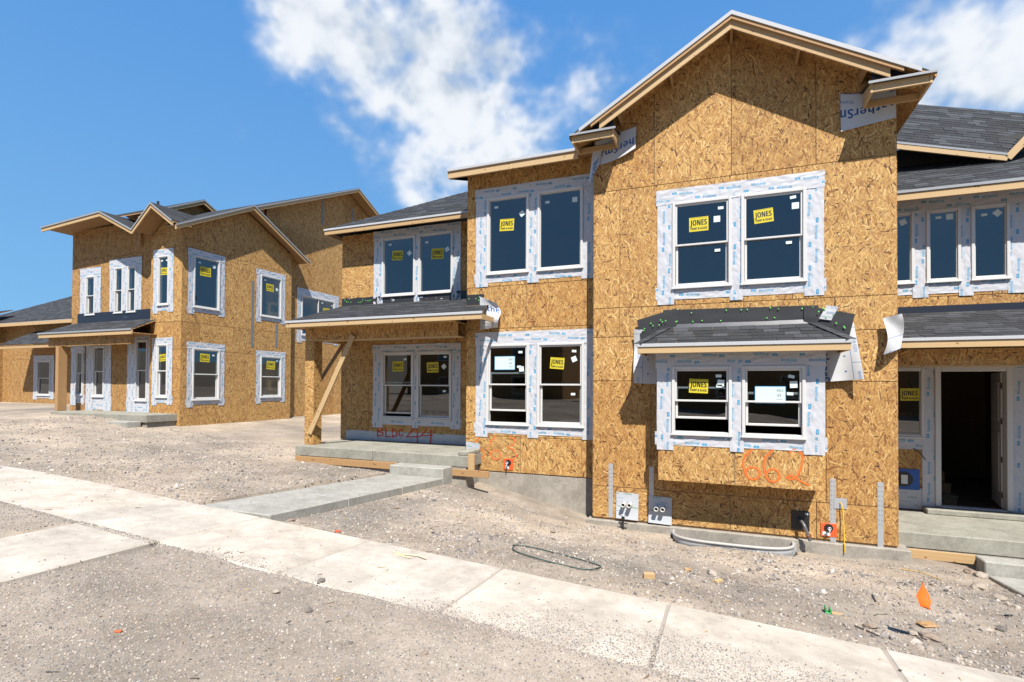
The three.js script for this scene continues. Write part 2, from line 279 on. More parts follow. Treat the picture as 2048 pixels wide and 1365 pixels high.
// ---------------------------------------------------------------- building kit
function cells(u0, u1, y0, y1, holes, clip, z0, z1, opt) {           // a wall or panel piece with its openings left out
  const xs = [u0, u1], ys = [y0, y1];
  for (const h of holes) { if (h[1] <= u0 || h[0] >= u1 || h[3] <= y0 || h[2] >= y1) continue; for (const k of [0, 1]) if (h[k] > u0 && h[k] < u1) xs.push(h[k]); for (const k of [2, 3]) if (h[k] > y0 && h[k] < y1) ys.push(h[k]); }
  xs.sort((a, b) => a - b); ys.sort((a, b) => a - b); const out = [];
  for (let i = 0; i < xs.length - 1; i++) for (let j = 0; j < ys.length - 1; j++) {
    const [a, b, c, d] = [xs[i], xs[i + 1], ys[j], ys[j + 1]]; if (b - a < 1e-4 || d - c < 1e-4) continue;
    const cx = (a + b) / 2, cy = (c + d) / 2; if (holes.some((h) => cx > h[0] && cx < h[1] && cy > h[2] && cy < h[3])) continue;
    const poly = clipPoly([[a, c], [b, c], [b, d], [a, d]], clip); if (poly.length > 2) out.push(prism(poly, z0, z1, opt));
  }
  return out;
}
// a sheathed wall: boards with 4 mm gaps over the framing; rows are heights, each row has its own board joints
function osbWall(parent, at, u0, u1, rows, o = {}) {
  const w = part(o.name || 'wall', parent, at), holes = o.holes || [], clip = o.clip || [], far = o.far;
  const core = cells(u0 + 0.012, u1 - 0.012, rows[0], rows[rows.length - 1] - 0.002, holes, clip, -0.13, -0.0135, { grain: 'y' });
  mesh('wall_framing', core, DARKIN, w);
  rows.slice(0, -1).forEach((y0, j) => {
    const y1 = rows[j + 1], cols = o.cols ? o.cols[j % o.cols.length] : null; let us = cols;
    if (!us) { us = [u0]; let x = u0 + (j % 2 ? 0.61 : 1.22); while (x < u1 - 0.25) { us.push(x); x += 1.22; } us.push(u1); }
    for (let i = 0; i < us.length - 1; i++) {
      const lift = R(0, 0.0025), list = cells(us[i] + (i ? 0.0055 : 0.001), us[i + 1] - (i < us.length - 2 ? 0.0055 : 0.001), y0 + 0.0055, y1 - 0.0055, holes, clip, -0.0125, lift, { ou: R(0, 9), ov: R(0, 9), turn: rnd() < 0.2 });
      if (list.length) mesh('osb_panel', list, far ? OSB_FAR : anyOsb(), w);
    }
  });
  return w;
}
function stripTape(w, along, u0, u1, y0, y1, d, wr = 0.011) {        // a strip of printed flashing, slightly wrinkled
  const L = along === 'x' ? u1 - u0 : y1 - y0, W = along === 'x' ? y1 - y0 : u1 - u0, n = Math.max(8, Math.round(L / 0.028)), m = Math.max(6, Math.round(W / 0.022)), k = R(0, 50), ou = R(0, 3), flip = rnd() < 0.5;
  const g = sheet((s, t) => {
    const a = s * L, b = t * W, e = 0.004 * perlin.noise(a * 3, k, b);
    const bump = wr * (fbm(a * 12 + k, b * 19, k, 3) + 0.8 * fbm(a * 4, b * 30 + k, 3, 2) + 0.5);
    return along === 'x' ? new V3(u0 + a, y0 + b + e, d + Math.max(0, bump)) : new V3(u1 - b + e, y0 + a, d + Math.max(0, bump));
  }, n, m, (s, t) => [ou + (flip ? 1 - s : s) * L, (flip ? 1 - t : t) * W + (W > 0.24 ? 0 : 0.0)]);
  return mesh('flashing_tape', g, TAPE, w);
}
function flashing(parent, at, [u0, u1, y0, y1], frames, d = 0.003) { // sill, jambs, mullion strips, head
  const g = part('window_flashing', parent, at), L = frames[0], Q = frames[frames.length - 1];
  stripTape(g, 'x', u0 - 0.03, u1 + 0.03, y0 + 0.03, L[2] + 0.03, d);
  stripTape(g, 'y', u0, L[0] + 0.03, y0 - 0.05, y1 - 0.03, d + 0.005);
  stripTape(g, 'y', Q[1] - 0.03, u1, y0 - 0.02, y1 - 0.03, d + 0.005);
  for (let i = 0; i < frames.length - 1; i++) stripTape(g, 'y', frames[i][1] - 0.03, frames[i + 1][0] + 0.03, y0 - 0.03, y1 - 0.05, d + 0.006);
  stripTape(g, 'x', u0 - 0.02, u1 + 0.01, L[3] - 0.03, y1, d + 0.010);
  return g;
}
function sticker(g, u, y, w, h, d, m, turn = 0, name = 'sticker') { const p = new THREE.PlaneGeometry(w, h); p.rotateZ(turn); p.translate(u, y, d); return mesh(name, p, m, g); }
// kind: 'fixed', 'hung' (open = how far the lower sash is raised), 'slider'
function windowUnit(parent, at, [u0, u1, y0, y1], kind, open = 0, jones = null, extra = []) {
  const g = part('window', parent, at), f = 0.048, c = 0.006;
  mesh('window_frame', [bx(u0, u0 + f, y0, y1, -0.10, 0.036, c), bx(u1 - f, u1, y0, y1, -0.10, 0.036, c), bx(u0 + f, u1 - f, y1 - f, y1, -0.10, 0.035, c), bx(u0 + f, u1 - f, y0, y0 + f, -0.10, 0.035, c), bx(u0 - 0.01, u1 + 0.01, y0 - 0.018, y0 + 0.012, 0.012, 0.052, c)], VINYL, g);
  const pane = (a, b, p, q, d) => { const e = 0.0; const pl = new THREE.PlaneGeometry(b - a + e, q - p + e); pl.translate((a + b) / 2, (p + q) / 2, d); mesh('pane', pl, GLASS, g); };
  const sash = (a, b, p, q, z0, z1, s) => mesh('sash', [bx(a, a + s, p, q, z0, z1, c * 0.7), bx(b - s, b, p, q, z0, z1, c * 0.7), bx(a + s, b - s, p, p + s, z0, z1 - 0.001, c * 0.7), bx(a + s, b - s, q - s, q, z0, z1 - 0.001, c * 0.7)], VINYL, g);
  const a = u0 + f, b = u1 - f, p = y0 + f, q = y1 - f, W = b - a, H = q - p;
  if (kind === 'fixed') { sash(a, b, p, q, -0.05, 0.012, 0.016); pane(a + 0.014, b - 0.014, p + 0.014, q - 0.014, -0.01); }
  else if (kind === 'slider') { const m = (a + b) / 2; sash(a, m + 0.02, p, q, -0.045, -0.012, 0.032); sash(m - 0.02, b, p, q, -0.008, 0.018, 0.03); pane(m + 0.008, b - 0.028, p + 0.028, q - 0.028, 0.004); pane(a + 0.03, m - 0.01, p + 0.03, q - 0.03, -0.03); }
  else {
    const m = p + H * 0.5;
    sash(a, b, m - 0.02, q, -0.022, 0.014, 0.030); pane(a + 0.026, b - 0.026, m + 0.008, q - 0.026, -0.002);
    sash(a + 0.006, b - 0.006, p + open, m + 0.02 + open, -0.066, -0.030, 0.036); pane(a + 0.038, b - 0.038, p + 0.034 + open, m - 0.012 + open, -0.046);
  }
  const d = kind === 'fixed' ? -0.007 : kind === 'slider' ? 0.007 : 0.001;
  if (jones) { const js = (jones[2] || 0.26) * R(0.9, 1.06); sticker(g, a + W * jones[0], p + H * jones[1], js, js * 0.78, d, JONES, R(-0.09, 0.09)); }
  for (const [fu, fv, w, h, t, m] of extra) sticker(g, a + W * fu, p + H * fv, w, h, d, m || LABELW, t || 0);
  return g;
}
const bit = (u, v, big, t = 0) => [u, v, big ? 0.10 : 0.085, big ? 0.10 : 0.045, t];
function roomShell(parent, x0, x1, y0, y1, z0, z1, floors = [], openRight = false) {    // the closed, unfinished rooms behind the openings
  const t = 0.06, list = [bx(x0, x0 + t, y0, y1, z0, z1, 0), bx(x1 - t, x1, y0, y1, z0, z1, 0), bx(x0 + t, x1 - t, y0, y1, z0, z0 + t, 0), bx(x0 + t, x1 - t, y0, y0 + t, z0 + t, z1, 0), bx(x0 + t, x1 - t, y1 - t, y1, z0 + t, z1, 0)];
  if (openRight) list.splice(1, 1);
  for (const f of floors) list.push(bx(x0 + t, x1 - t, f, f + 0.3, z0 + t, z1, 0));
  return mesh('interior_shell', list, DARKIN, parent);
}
// courses of laminated shingles on a roof plane: o = lower left corner, e1 along the eave, e2 up the slope; span(t) gives [from, to] along e1
const SH_W = [0.22, 0.28, 0.34, 0.19], SH_G = SH_W.map((w) => { const g = bx(0, w - 0.004, 0, 0.2, 0, 0.007, 0.0015, 'x'); return g; });
function shingles(roof, o, e1, e2, len, span, single, course = 0.142) {
  const n = new V3().crossVectors(e1, e2).normalize(), N = Math.floor(len / course), basis = new THREE.Matrix4(), merged = [[], [], [], []];
  const tilt = e2.clone().addScaledVector(n, -0.006 / course).normalize(), nn = new V3().crossVectors(e1, tilt).normalize();
  let count = 0;
  for (let k = 0; k < N; k++) {
    const [a, b] = span((k + 0.5) * course); let s = a;
    while (s < b - 0.03) {
      const q = Math.floor(rnd() * 4), w = Math.min(SH_W[q], b - s); const mi = Math.floor(rnd() * 4);
      const pos = o.clone().addScaledVector(e1, s).addScaledVector(e2, k * course).addScaledVector(n, 0.008 + (mi === 1 ? 0.003 : 0));
      basis.makeBasis(e1, tilt, nn).setPosition(pos);
      if (w < SH_W[q]) basis.multiply(new THREE.Matrix4().makeScale(w / SH_W[q], 1, 1));
      if (single && count < 300) { const m = mesh('shingle', SH_G[q], SHINGLE[mi], roof); m.applyMatrix4(basis); count++; }
      else merged[mi].push(SH_G[q].clone().applyMatrix4(basis));
      s += SH_W[q];
    }
  }
  merged.forEach((l, i) => { if (l.length) mesh('shingle_courses', l, SHINGLE[i], roof).userData.kind = 'stuff'; });
}
function ridgeRoof(roof, pts, thick = 0.10) { return mesh('roof_deck', slab3(pts, thick), PINE_RED, roof); }
// roof plane between eave line a-b and upper line d-c; fascia and drip edge along a-b
function roofPlane(thingRoof, a, b, c, d, o = {}) {
  const e1 = new V3().subVectors(b, a), L = e1.length(); e1.normalize();
  const nrm = new V3().subVectors(b, a).cross(new V3().subVectors(d, a)).normalize(); const e2 = new V3().crossVectors(nrm, e1).normalize();
  ridgeRoof(thingRoof, [a, b, c, d].map((q) => q.clone()), o.thick || 0.03);
  const h = Math.max(new V3().subVectors(d, a).dot(e2), new V3().subVectors(c, a).dot(e2)), dl = new V3().subVectors(d, a).dot(e1), cr = new V3().subVectors(c, a).dot(e1);
  if (o.shingles !== 0) shingles(thingRoof, a, e1, e2, o.len || h, (t) => [lerp(0, dl, t / h), lerp(L, cr, t / h)], o.single);
}
function paintPlane(parent, at, u0, u1, y0, y1, d, color, strokes, w, h, lw) { // sprayed lettering: soft strokes with an alpha map
  const t = canvasTex(w, h, (x) => { x.fillStyle = 'black'; x.fillRect(0, 0, w, h); x.lineCap = 'round'; x.lineJoin = 'round'; for (const pass of [[1.5, 0.25], [1.15, 0.4], [0.8, 0.85]]) for (const s of strokes) { x.strokeStyle = `rgba(255,255,255,${pass[1]})`; x.lineWidth = lw * pass[0]; x.beginPath(); s.forEach((q, i) => i ? x.lineTo(q[0] * w, q[1] * h) : x.moveTo(q[0] * w, q[1] * h)); x.stroke(); } const r = mulberry(w + strokes.length); x.globalCompositeOperation = 'source-over'; for (let k = 0; k < 900; k++) { x.fillStyle = `rgba(0,0,0,${r() * 0.5})`; x.fillRect(r() * w, r() * h, 2 + r() * 5, 1 + r() * 2); } }, false);
  t.wrapS = t.wrapT = THREE.ClampToEdgeWrapping;
  const g = at ? part('spray_paint_marking', parent, at) : parent, p = new THREE.PlaneGeometry(u1 - u0, y1 - y0); p.translate((u0 + u1) / 2, (y0 + y1) / 2, d);
  mesh('painted_characters', p, mat(color, 0.8, { alphaMap: t, transparent: true }), g); return g;
}
const arc = (cx, cy, rx, ry, a0, a1, n = 14) => Array.from({ length: n + 1 }, (_, i) => { const a = a0 + (a1 - a0) * i / n; return [cx + rx * Math.cos(a), cy + ry * Math.sin(a)]; });
const six = (cx, y0, y1, w) => [[cx + w * 0.1, y0], [cx - w * 0.35, y0 + (y1 - y0) * 0.25], [cx - w * 0.48, y0 + (y1 - y0) * 0.55], [cx - w * 0.3, y0 + (y1 - y0) * 0.85], ...arc(cx + w * 0.1, y1 - (y1 - y0) * 0.2, w * 0.4, (y1 - y0) * 0.2, 2.2, -4.2)];
function strap(parent, u, y0, y1, z) { const g = part('metal_strap', parent, front(z)); mesh('strap_band', bx(u - 0.038, u + 0.038, y0, y1, 0.002, 0.006, 0.001), GALV, g); const dots = []; for (let y = y0 + 0.35; y < y1 - 0.03; y += 0.07) for (const s of [-0.018, 0.018]) { const q = new THREE.CylinderGeometry(0.005, 0.005, 0.003, 6); q.rotateX(Math.PI / 2); q.translate(u + s, y, 0.0075); dots.push(q); } if (dots.length) mesh('strap_nails', dots, BLACKP, g); return g; }
function flap(parent, name, f, nu, nv, W, H, uvo, material = WRAP) {  // loose house wrap; uvo = [offset u, offset v, quarter turns]
  const k = R(0, 40);
  const g = sheet((s, t) => { const q = f(s, t); q.z += 0.008 * fbm(s * W * 8 + k, t * H * 8, k, 3) + 0.006; return q; }, nu, nv, (s, t) => { let a = s * W, b = t * H; for (let i = 0; i < uvo[2]; i++) [a, b] = [b, -a]; return [uvo[0] + a, uvo[1] + b]; });
  return mesh(name, g, material, parent);
}
function capNails(parent, list, at) { for (const q of list) { const c = new THREE.CylinderGeometry(0.0105, 0.011, 0.005, 10); c.rotateX(Math.PI / 2); const m = mesh('cap_nail', c, CAPNAIL, parent); m.position.copy(q); } }

// ---------------------------------------------------------------- the ground, pavement and paths
const streetLevel = (x) => -1.727 - 0.0607 * clamp(x, -7, 7) + 0.02 * Math.max(0, -7 - x) * (x > -24 ? 1 : 17 / (-7 - x));
const HOUSE_LINE = [[-60, -0.95], [-19.5, -0.98], [-14.8, -1.0], [-13, -1.3], [-10, -1.52], [-6.8, -1.66], [-4, -1.78], [-2.5, -1.93], [-1.2, -2.2], [-0.1, -2.42], [2.4, -2.5], [4.5, -2.5], [6, -2.58], [10, -2.75], [60, -2.9]];
const houseLevel = (x) => { for (let i = 1; i < HOUSE_LINE.length; i++) if (x <= HOUSE_LINE[i][0]) { const [a, p] = HOUSE_LINE[i - 1], [b, q] = HOUSE_LINE[i]; return lerp(p, q, clamp((x - a) / (b - a))); } return -2.9; };
const WALK0 = 4.6, WALK1 = 5.87, PATH0 = -3.95, PATH1 = -2.75;
const walkTop = (x, z) => streetLevel(x) + 0.05 * (z - WALK0);
function groundY(x, z) {
  const rough = 0.10 * fbm(x * 0.7, 2.1, z * 0.7, 3) + 0.03 * fbm(x * 2.7, 5.2, z * 2.7, 3);
  if (z < WALK0) {
    const t = clamp((WALK0 - z) / (WALK0 - 0.3)), base = lerp(walkTop(x, WALK0) - 0.035, houseLevel(x), Math.pow(t, 1.15));
    let y = base + rough * smooth(0, 0.15, t) * (z < -0.3 ? 0.4 : 1.15);
    if (z < 0.62 && Math.pow(Math.abs((x - 2.26) / 0.9), 3.2) + Math.pow(Math.max(0, z - 0.08) / 0.46, 3.2) < 0.93) y -= 0.42;   // the pit inside the window well
    if (x > 5.40 && z > -0.3) y = Math.min(y, sideTop(z) - 0.05 - 0.10 * smooth(5.45, 5.52, x) - 0.06 * smooth(3, 0.5, z));
    if (x > PATH0 - 0.12 && x < PATH1 + 0.12 && z > 0.2) y = Math.min(y, pathTop(z) - 0.12);
    return y;
  }
  const top = walkTop(x, Math.min(z, WALK1 + 1));
  if (z < WALK1 + 0.5) {                                            // loose gravel creeps over the street edge of the slabs
    const near = smooth(WALK0 + 0.25, WALK1 - 0.1, z + 0.75 * fbm(x * 0.9 + 3, 1.7, z * 0.9, 4) - 0.12 - 0.1 * smooth(1.5, -3, x));
    if (x > PATH0 - 0.05 && x < PATH1 + 0.02) return top - 0.06;
    return top - 0.06 + 0.066 * near * (z < WALK1 ? smooth(-3.4, -2.0, x) : 1) * smooth(WALK1 - 0.55, WALK1 + 0.1, z) + 0.010 * fbm(x * 4, 9, z * 4, 3) * near;
  }
  let y = top + 0.004 + 0.03 * fbm(x * 0.9, 4.4, z * 0.9, 3);
  y += 0.006 * (Math.min(z, 14) - WALK1);
  if (x > PATH0 - 0.1 && x < PATH1 + 0.1 && z < 13) y = Math.min(y, rampTop(x, z) - 0.03);
  y += 0.9 * Math.max(0, fbm(x * 0.18, 7, z * 0.18, 4)) * smooth(16, 20, z) * smooth(29, 25, z);   // spoil heaps across the street
  return y;
}
const sideTop = (z) => lerp(-2.56, walkTop(6, WALK0) + 0.01, smooth(0, WALK0, z));
const pathTop = (z) => lerp(-1.53, -1.755, (WALK0 - z) / (WALK0 - 0.5)) + 0.012;
const rampTop = (x, z) => walkTop(x, WALK1) + 0.012 + 0.012 * (z - WALK1);
{
  const axis = (list) => { const o = []; for (const [a, b, n] of list) for (let i = 0; i < n; i++) o.push(a + (b - a) * i / n); o.push(list[list.length - 1][1]); return o; };
  const xs = axis([[-900, -120, 6], [-120, -24, 24], [-24, -8, 60], [-8, 7.5, 330], [7.5, 20, 30], [20, 120, 24], [120, 900, 6]]), zs = axis([[-900, -100, 6], [-100, -12, 16], [-12, -2.5, 18], [-2.5, 9.5, 270], [9.5, 40, 70], [40, 120, 20], [120, 900, 6]]);
  const pos = [], uv = [], col = [], idx = [];
  for (const z of zs) for (const x of xs) {
    const y = groundY(x, z); pos.push(x, y, z); uv.push(x, z);
    const patch = fbm(x * 0.35 + 2, 3, z * 0.35, 4), fine = fbm(x * 1.6, 8, z * 1.6, 3), grey = z > WALK1 - 0.5 ? 0.6 : clamp(0.3 - patch * 2.2) * 0.9;   // grey crushed gravel over pinkish soil
    const spill = smooth(0.9, 0.1, Math.abs(x - PATH1 - 0.45) + 0.5 * patch) * smooth(4.6, 4.0, z) * (z > 0 ? 1 : 0), gr = Math.max(grey, spill);   // crushed stone left beside the path
    const v = (1.02 + patch * 0.75 + fine * 0.38) * (1 - 0.22 * spill); col.push(lerp(1.04, 0.87, gr) * v, lerp(0.995, 0.88, gr) * v, lerp(0.93, 0.89, gr) * v);
  }
  const nx = xs.length; for (let j = 0; j < zs.length - 1; j++) for (let i = 0; i < nx - 1; i++) { const a = j * nx + i, b = a + 1, c = a + nx, d = c + 1; idx.push(a, c, b, b, c, d); }
  const g = new THREE.BufferGeometry(); g.setAttribute('position', new THREE.Float32BufferAttribute(pos, 3)); g.setAttribute('uv', new THREE.Float32BufferAttribute(uv, 2)); g.setAttribute('color', new THREE.Float32BufferAttribute(col, 3)); g.setIndex(idx); g.computeVertexNormals();
  const m = new THREE.Mesh(g, mat(lin(0.60, 0.60, 0.59), 0.96, { map: DIRT_T, vertexColors: true, bumpMap: DIRT_T, bumpScale: 0.006 })); m.receiveShadow = true; structure(m, 'ground');
}
function slabTop(x0, x1, z0, z1, top, thick, c = 0.012) {            // concrete slab whose upper face follows top(x, z)
  const g = bx(x0, x1, 0, thick, z0, z1, c, 'x'), p = g.attributes.position; for (let i = 0; i < p.count; i++) p.setY(i, top(p.getX(i), p.getZ(i)) - thick + p.getY(i)); g.computeVertexNormals(); return g;
}
{
  const JOINT = mat(lin(0.33, 0.28, 0.23), 0.95), s = structure(new THREE.Group(), 'sidewalk'); const step = 1.527;
  for (let k = -9; k < 6; k++) { const a = 0.2 + k * step; mesh('joint_filler', slabTop(a - 0.02, a + 0.02, WALK0 + 0.02, WALK1 - 0.02, (x, z) => walkTop(x, z) - 0.009, 0.05, 0.002), JOINT, s); mesh('concrete_slab', slabTop(a + 0.007, a + step - 0.007, WALK0, WALK1, walkTop, 0.11, 0.014), WALK[Math.floor(rnd() * 4)], s); }
  // dust packed into the joints stays as the ground showing between the slabs
  const w = structure(new THREE.Group(), 'front_walkway'), cuts = [4.59, 3.2, 1.85, 0.5];
  for (let i = 0; i < 3; i++) mesh('concrete_slab', slabTop(PATH0, PATH1, cuts[i + 1] + (i < 2 ? 0.003 : 0), cuts[i] - 0.003, (x, z) => pathTop(z), 0.13), NEWCONC, w);
  mesh('step', bx(PATH0, PATH1, -1.95, -1.565, 0.12, 0.497, 0.015), NEWCONC, w);
  const yq = onZ(805, 1096, WALK0 + 0.22), yp = part('sprayed_mark', s); yp.position.set(yq.x, walkTop(yq.x, WALK0 + 0.22) + 0.004, WALK0 + 0.22); yp.rotation.set(-Math.PI / 2, 0, 0); yp.rotation.order = 'XYZ';
  paintPlane(yp, null, -0.32, 0.32, -0.14, 0.14, 0.002, lin(0.78, 0.66, 0.34), [[[0.1, 0.5], [0.3, 0.35], [0.5, 0.55], [0.75, 0.4], [0.92, 0.55]], [[0.15, 0.7], [0.4, 0.6], [0.7, 0.75]]], 256, 128, 9);
  const r = structure(new THREE.Group(), 'kerb_ramp_walk');
  for (const [a, b] of [[5.885, 7.4], [7.41, 9.0], [9.01, 10.6]]) mesh('concrete_slab', slabTop(PATH0 + 0.02, PATH1 - 0.06, a, b, rampTop, 0.1, 0.012), WALK[1], r);
  const q = structure(new THREE.Group(), 'side_walkway');            // the path to the open door
  mesh('step', bx(5.49, 7.2, -2.9, -2.375, -0.245, 0.06, 0.015), NEWCONC, q);
  for (const [a, b] of [[3.2, 4.59], [1.6, 3.19], [0.065, 1.59]]) mesh('concrete_slab', slabTop(5.52, 7.2, a, b, (x, z) => sideTop(z), 0.14), NEWCONC, q);
}
{ // far hills that close the view across the street
  const B = []; const n = 90; const pos = [], idx = [];
  for (let i = 0; i <= n; i++) { const a = i / n * Math.PI * 2, h = 26 + 34 * (fbm(Math.cos(a) * 2.2 + 4, Math.sin(a) * 2.2, 1, 4) + 0.35) * (Math.sin(a) > -0.3 ? 1 : 0.25), r = 620; pos.push(Math.cos(a) * r, -6, Math.sin(a) * r, Math.cos(a) * (r + 130), Math.max(4, h) , Math.sin(a) * (r + 130)); if (i < n) idx.push(i * 2, i * 2 + 1, i * 2 + 2, i * 2 + 1, i * 2 + 3, i * 2 + 2); }
  const g = new THREE.BufferGeometry(); g.setAttribute('position', new THREE.Float32BufferAttribute(pos, 3)); g.setIndex(idx); g.computeVertexNormals(); structure(new THREE.Mesh(g, mat(lin(0.16, 0.14, 0.11), 1)), 'hills');
}

// ---------------------------------------------------------------- unit 662: the tall gable with the bay window
const SHELL_TOP = 4.2;
{
  const h = thing('gabled_townhouse', 'tall bare-board gabled townhouse front with a bay window and orange 662', 'house', 'unfinished townhouses in the row');
  const PK = 2.265, slope = 0.587, top = (x) => 5.84 - slope * Math.abs(x - PK);
  const W1 = [1.345, 2.27, 1.655, 3.11], W2 = [2.41, 3.34, 1.655, 3.11], bay = [1.17, 3.49];
  const clip = [[-slope, 1, 5.84 - slope * PK], [slope, 1, 5.84 + slope * PK]];
  osbWall(h, front(0), 0, 4.51, [-2.305, -1.75, 0.10, 0.87, 1.38, 3.45, 5.9], { clip, holes: [W1, W2, [1.3, 3.36, -1.4, 0.55]], cols: [[0, 1.0, 2.25, 3.47, 4.51], [0, 1.0, 3.6, 4.51], [0, 1.0, 3.75, 4.51], [0, 0.46, 3.72, 4.51], [0, 0.46, 3.15, 4.51], [0, 1.045, 2.265, 3.475, 4.51]] });
  const fu = part('foundation', h); mesh('footing_wall', bx(-0.10, 4.66, -3.2, -2.335, -0.7, 0.075, 0.012), FOUND, fu); mesh('sill_plate', bx(0, 4.51, -2.335, -2.303, -0.13, -0.02, 0.002), PINE_RED, fu);
  for (const x of [-0.012, 4.51]) mesh('side_wall_cover', bx(x, x + 0.012, -2.3, 4.3, -6, -0.014, 0), OSB[1], h);
  flashing(h, front(0), [1.10, 3.58, 1.44, 3.34], [W1, W2]);
  windowUnit(h, front(0), W1, 'hung', 0, [0.45, 0.74, 0.29], [bit(0.86, 0.91), bit(0.79, 0.78, 1), bit(0.8, 0.4)]);
  windowUnit(h, front(0), W2, 'hung', 0, [0.34, 0.76, 0.29], [bit(0.84, 0.94, 0, 0.12), bit(0.88, 0.84, 1), bit(0.77, 0.42)]);
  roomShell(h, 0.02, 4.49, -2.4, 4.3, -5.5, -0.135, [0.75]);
  // bay box
  const bw = part('bay', h), zb = 0.45;
  const bh = [[1.38, 2.27, -0.75, 0.33], [2.41, 3.27, -0.75, 0.33]];
  osbWall(h, front(zb), 1.17, 3.49, [-1.505, 0.62], { name: 'bay_wall', holes: bh, cols: [[1.17, 2.31, 3.49]] });
  for (const x of [1.172, 3.36]) mesh('bay_side', bx(x, x + 0.128, -1.503, 0.62, 0.003, zb - 0.13, 0), OSB[0], bw);
  mesh('bay_floor', bx(1.18, 3.48, -1.502, -1.45, 0.003, zb - 0.14, 0), OSB[3], bw);
  flashing(h, front(zb), [1.15, 3.52, -0.96, 0.57], bh);
  windowUnit(h, front(zb), bh[0], 'hung', 0.20, [0.45, 0.73, 0.27], [bit(0.82, 0.89, 0, -0.05), bit(0.86, 0.78, 1, -0.1), bit(0.83, 0.73)]);
  windowUnit(h, front(zb), bh[1], 'hung', 0.12, null, [bit(0.82, 0.88, 0, -0.2), bit(0.86, 0.76, 1, 0.05), bit(0.8, 0.62, 0, -0.05), [0.45, 0.60, 0.42, 0.26, 0, STICK662]]);
  paintPlane(h, front(zb), 2.35, 3.46, -1.44, -0.90, 0.006, lin(0.85, 0.16, 0.02), [six(0.17, 0.05, 0.92, 0.22), six(0.42, 0.05, 0.95, 0.2), [[0.64, 0.12], [0.66, 0.04], [0.74, 0.02], [0.8, 0.2], [0.78, 0.5], [0.72, 0.78], [0.64, 0.86], [0.6, 0.8], [0.66, 0.74], [0.74, 0.84], [0.86, 0.98]]], 512, 256, 11);
  // bay roof
  const br = part('bay_roof', h), ya = 0.66, zf = 0.75, xl = 0.88, xr = 3.80, yt = 0.985, run = zf - 0.04;
  const A = new V3(xl, ya, zf), Bq = new V3(xr, ya, zf), C = new V3(xr - run * 0.55, yt, 0.04), D = new V3(xl + run * 0.55, yt, 0.04), EL = new V3(xl, ya, 0.003), ER = new V3(xr, ya, 0.003);
  roofPlane(br, A, Bq, C, D, { single: true });
  mesh('roof_deck', slab3([EL, A, D], 0.03), SHINGLE[1], br); mesh('roof_deck', slab3([Bq, ER, C], 0.03), SHINGLE[1], br);
  for (const [p, q] of [[A, D], [Bq, C]]) { const dir = new V3().subVectors(q, p), L = dir.length(); dir.normalize(); for (let s = 0; s < L - 0.1; s += 0.15) { const a = p.clone().addScaledVector(dir, s), b = p.clone().addScaledVector(dir, Math.min(L, s + 0.24)); a.y += 0.012 + 0.010; b.y += 0.012; const gg = bx(0, a.distanceTo(b), -0.004, 0.004, -0.075, 0.075, 0.002); const x = new V3().subVectors(b, a).normalize(), z = new V3().crossVectors(x, new V3(0, 1, 0)).normalize(), y = new V3().crossVectors(z, x); gg.applyMatrix4(new THREE.Matrix4().makeBasis(x, y, z).setPosition(a)); mesh('hip_shingle', gg, SHINGLE[1 + Math.floor(rnd() * 2)], br); } }
  mesh('drip_edge', [bx(xl - 0.005, xr + 0.005, ya - 0.035, ya + 0.018, zf - 0.005, zf + 0.012, 0.004), bx(xl - 0.012, xl - 0.002, ya - 0.035, ya + 0.016, 0.02, zf - 0.006, 0.002), bx(xr + 0.002, xr + 0.012, ya - 0.035, ya + 0.016, 0.02, zf - 0.006, 0.002)], DRIP, br);
  mesh('fascia', bx(xl + 0.01, xr - 0.01, ya - 0.135, ya - 0.036, zf - 0.042, zf - 0.004, 0.004), PINE, br);
  mesh('fascia', bx(xl + 0.01, xl + 0.05, ya - 0.135, ya - 0.036, 0.02, zf - 0.044, 0.004), PINE2, br); mesh('fascia', bx(xr - 0.05, xr - 0.01, ya - 0.135, ya - 0.036, 0.02, zf - 0.044, 0.004), PINE2, br);
  mesh('step_flashing', sheet((s, t) => new V3(lerp(1.22, 3.47, s), 0.98 + t * 0.10, 0.052 - 0.04 * t + 0.003 * perlin.noise(s * 12, t, 2)), 20, 2, (s, t) => [s, t]), NAVY, br);
  const mem = (f, nu, nv) => mesh('roof_underlayment', sheet((s, t) => { const q = f(s, t); q.z += 0.012 + 0.014 * Math.max(0, fbm(q.x * 3, q.y * 6, 4, 3)); return q; }, nu, nv, (s, t) => [s, t]), MEMBRANE, br);
  mem((s, t) => new V3(lerp(1.2, 3.5, s), lerp(1.055, 1.30 - 0.035 * s, t), 0.012), 24, 4);
  mem((s, t) => new V3(lerp(0.77, 1.42, s) + 0.08 * (1 - t) * (1 - s), lerp(lerp(0.73, 1.03, s), lerp(1.14, 1.32, s), t), lerp(0.06, 0.03, s)), 8, 5);
  mem((s, t) => new V3(lerp(3.3, 3.97, s) - 0.08 * (1 - t) * s, lerp(lerp(1.03, 0.74, s), lerp(1.27, 1.10, s), t), lerp(0.03, 0.06, s)), 8, 5);
  flap(br, 'wrap_scrap', (s, t) => new V3(lerp(3.50, 3.66, s) + t * 0.10, lerp(1.05, 1.25, t) - s * 0.03, 0.075), 6, 6, 0.25, 0.25, [0.7, 0.1, 0]);
  const nails = []; for (let k = 0; k < 19; k++) nails.push(new V3(R(1.25, 3.45), k % 2 ? R(1.08, 1.1) : R(1.22, 1.26), 0.042)); for (let k = 0; k < 8; k++) { const s = R(0.1, 0.9); nails.push(new V3(lerp(0.82, 1.4, s), lerp(0.98, 1.2, s) + R(-0.1, 0.1), 0.088)); nails.push(new V3(lerp(3.9, 3.35, s), lerp(0.95, 1.2, s) + R(-0.1, 0.1), 0.088)); }
  capNails(br, nails);
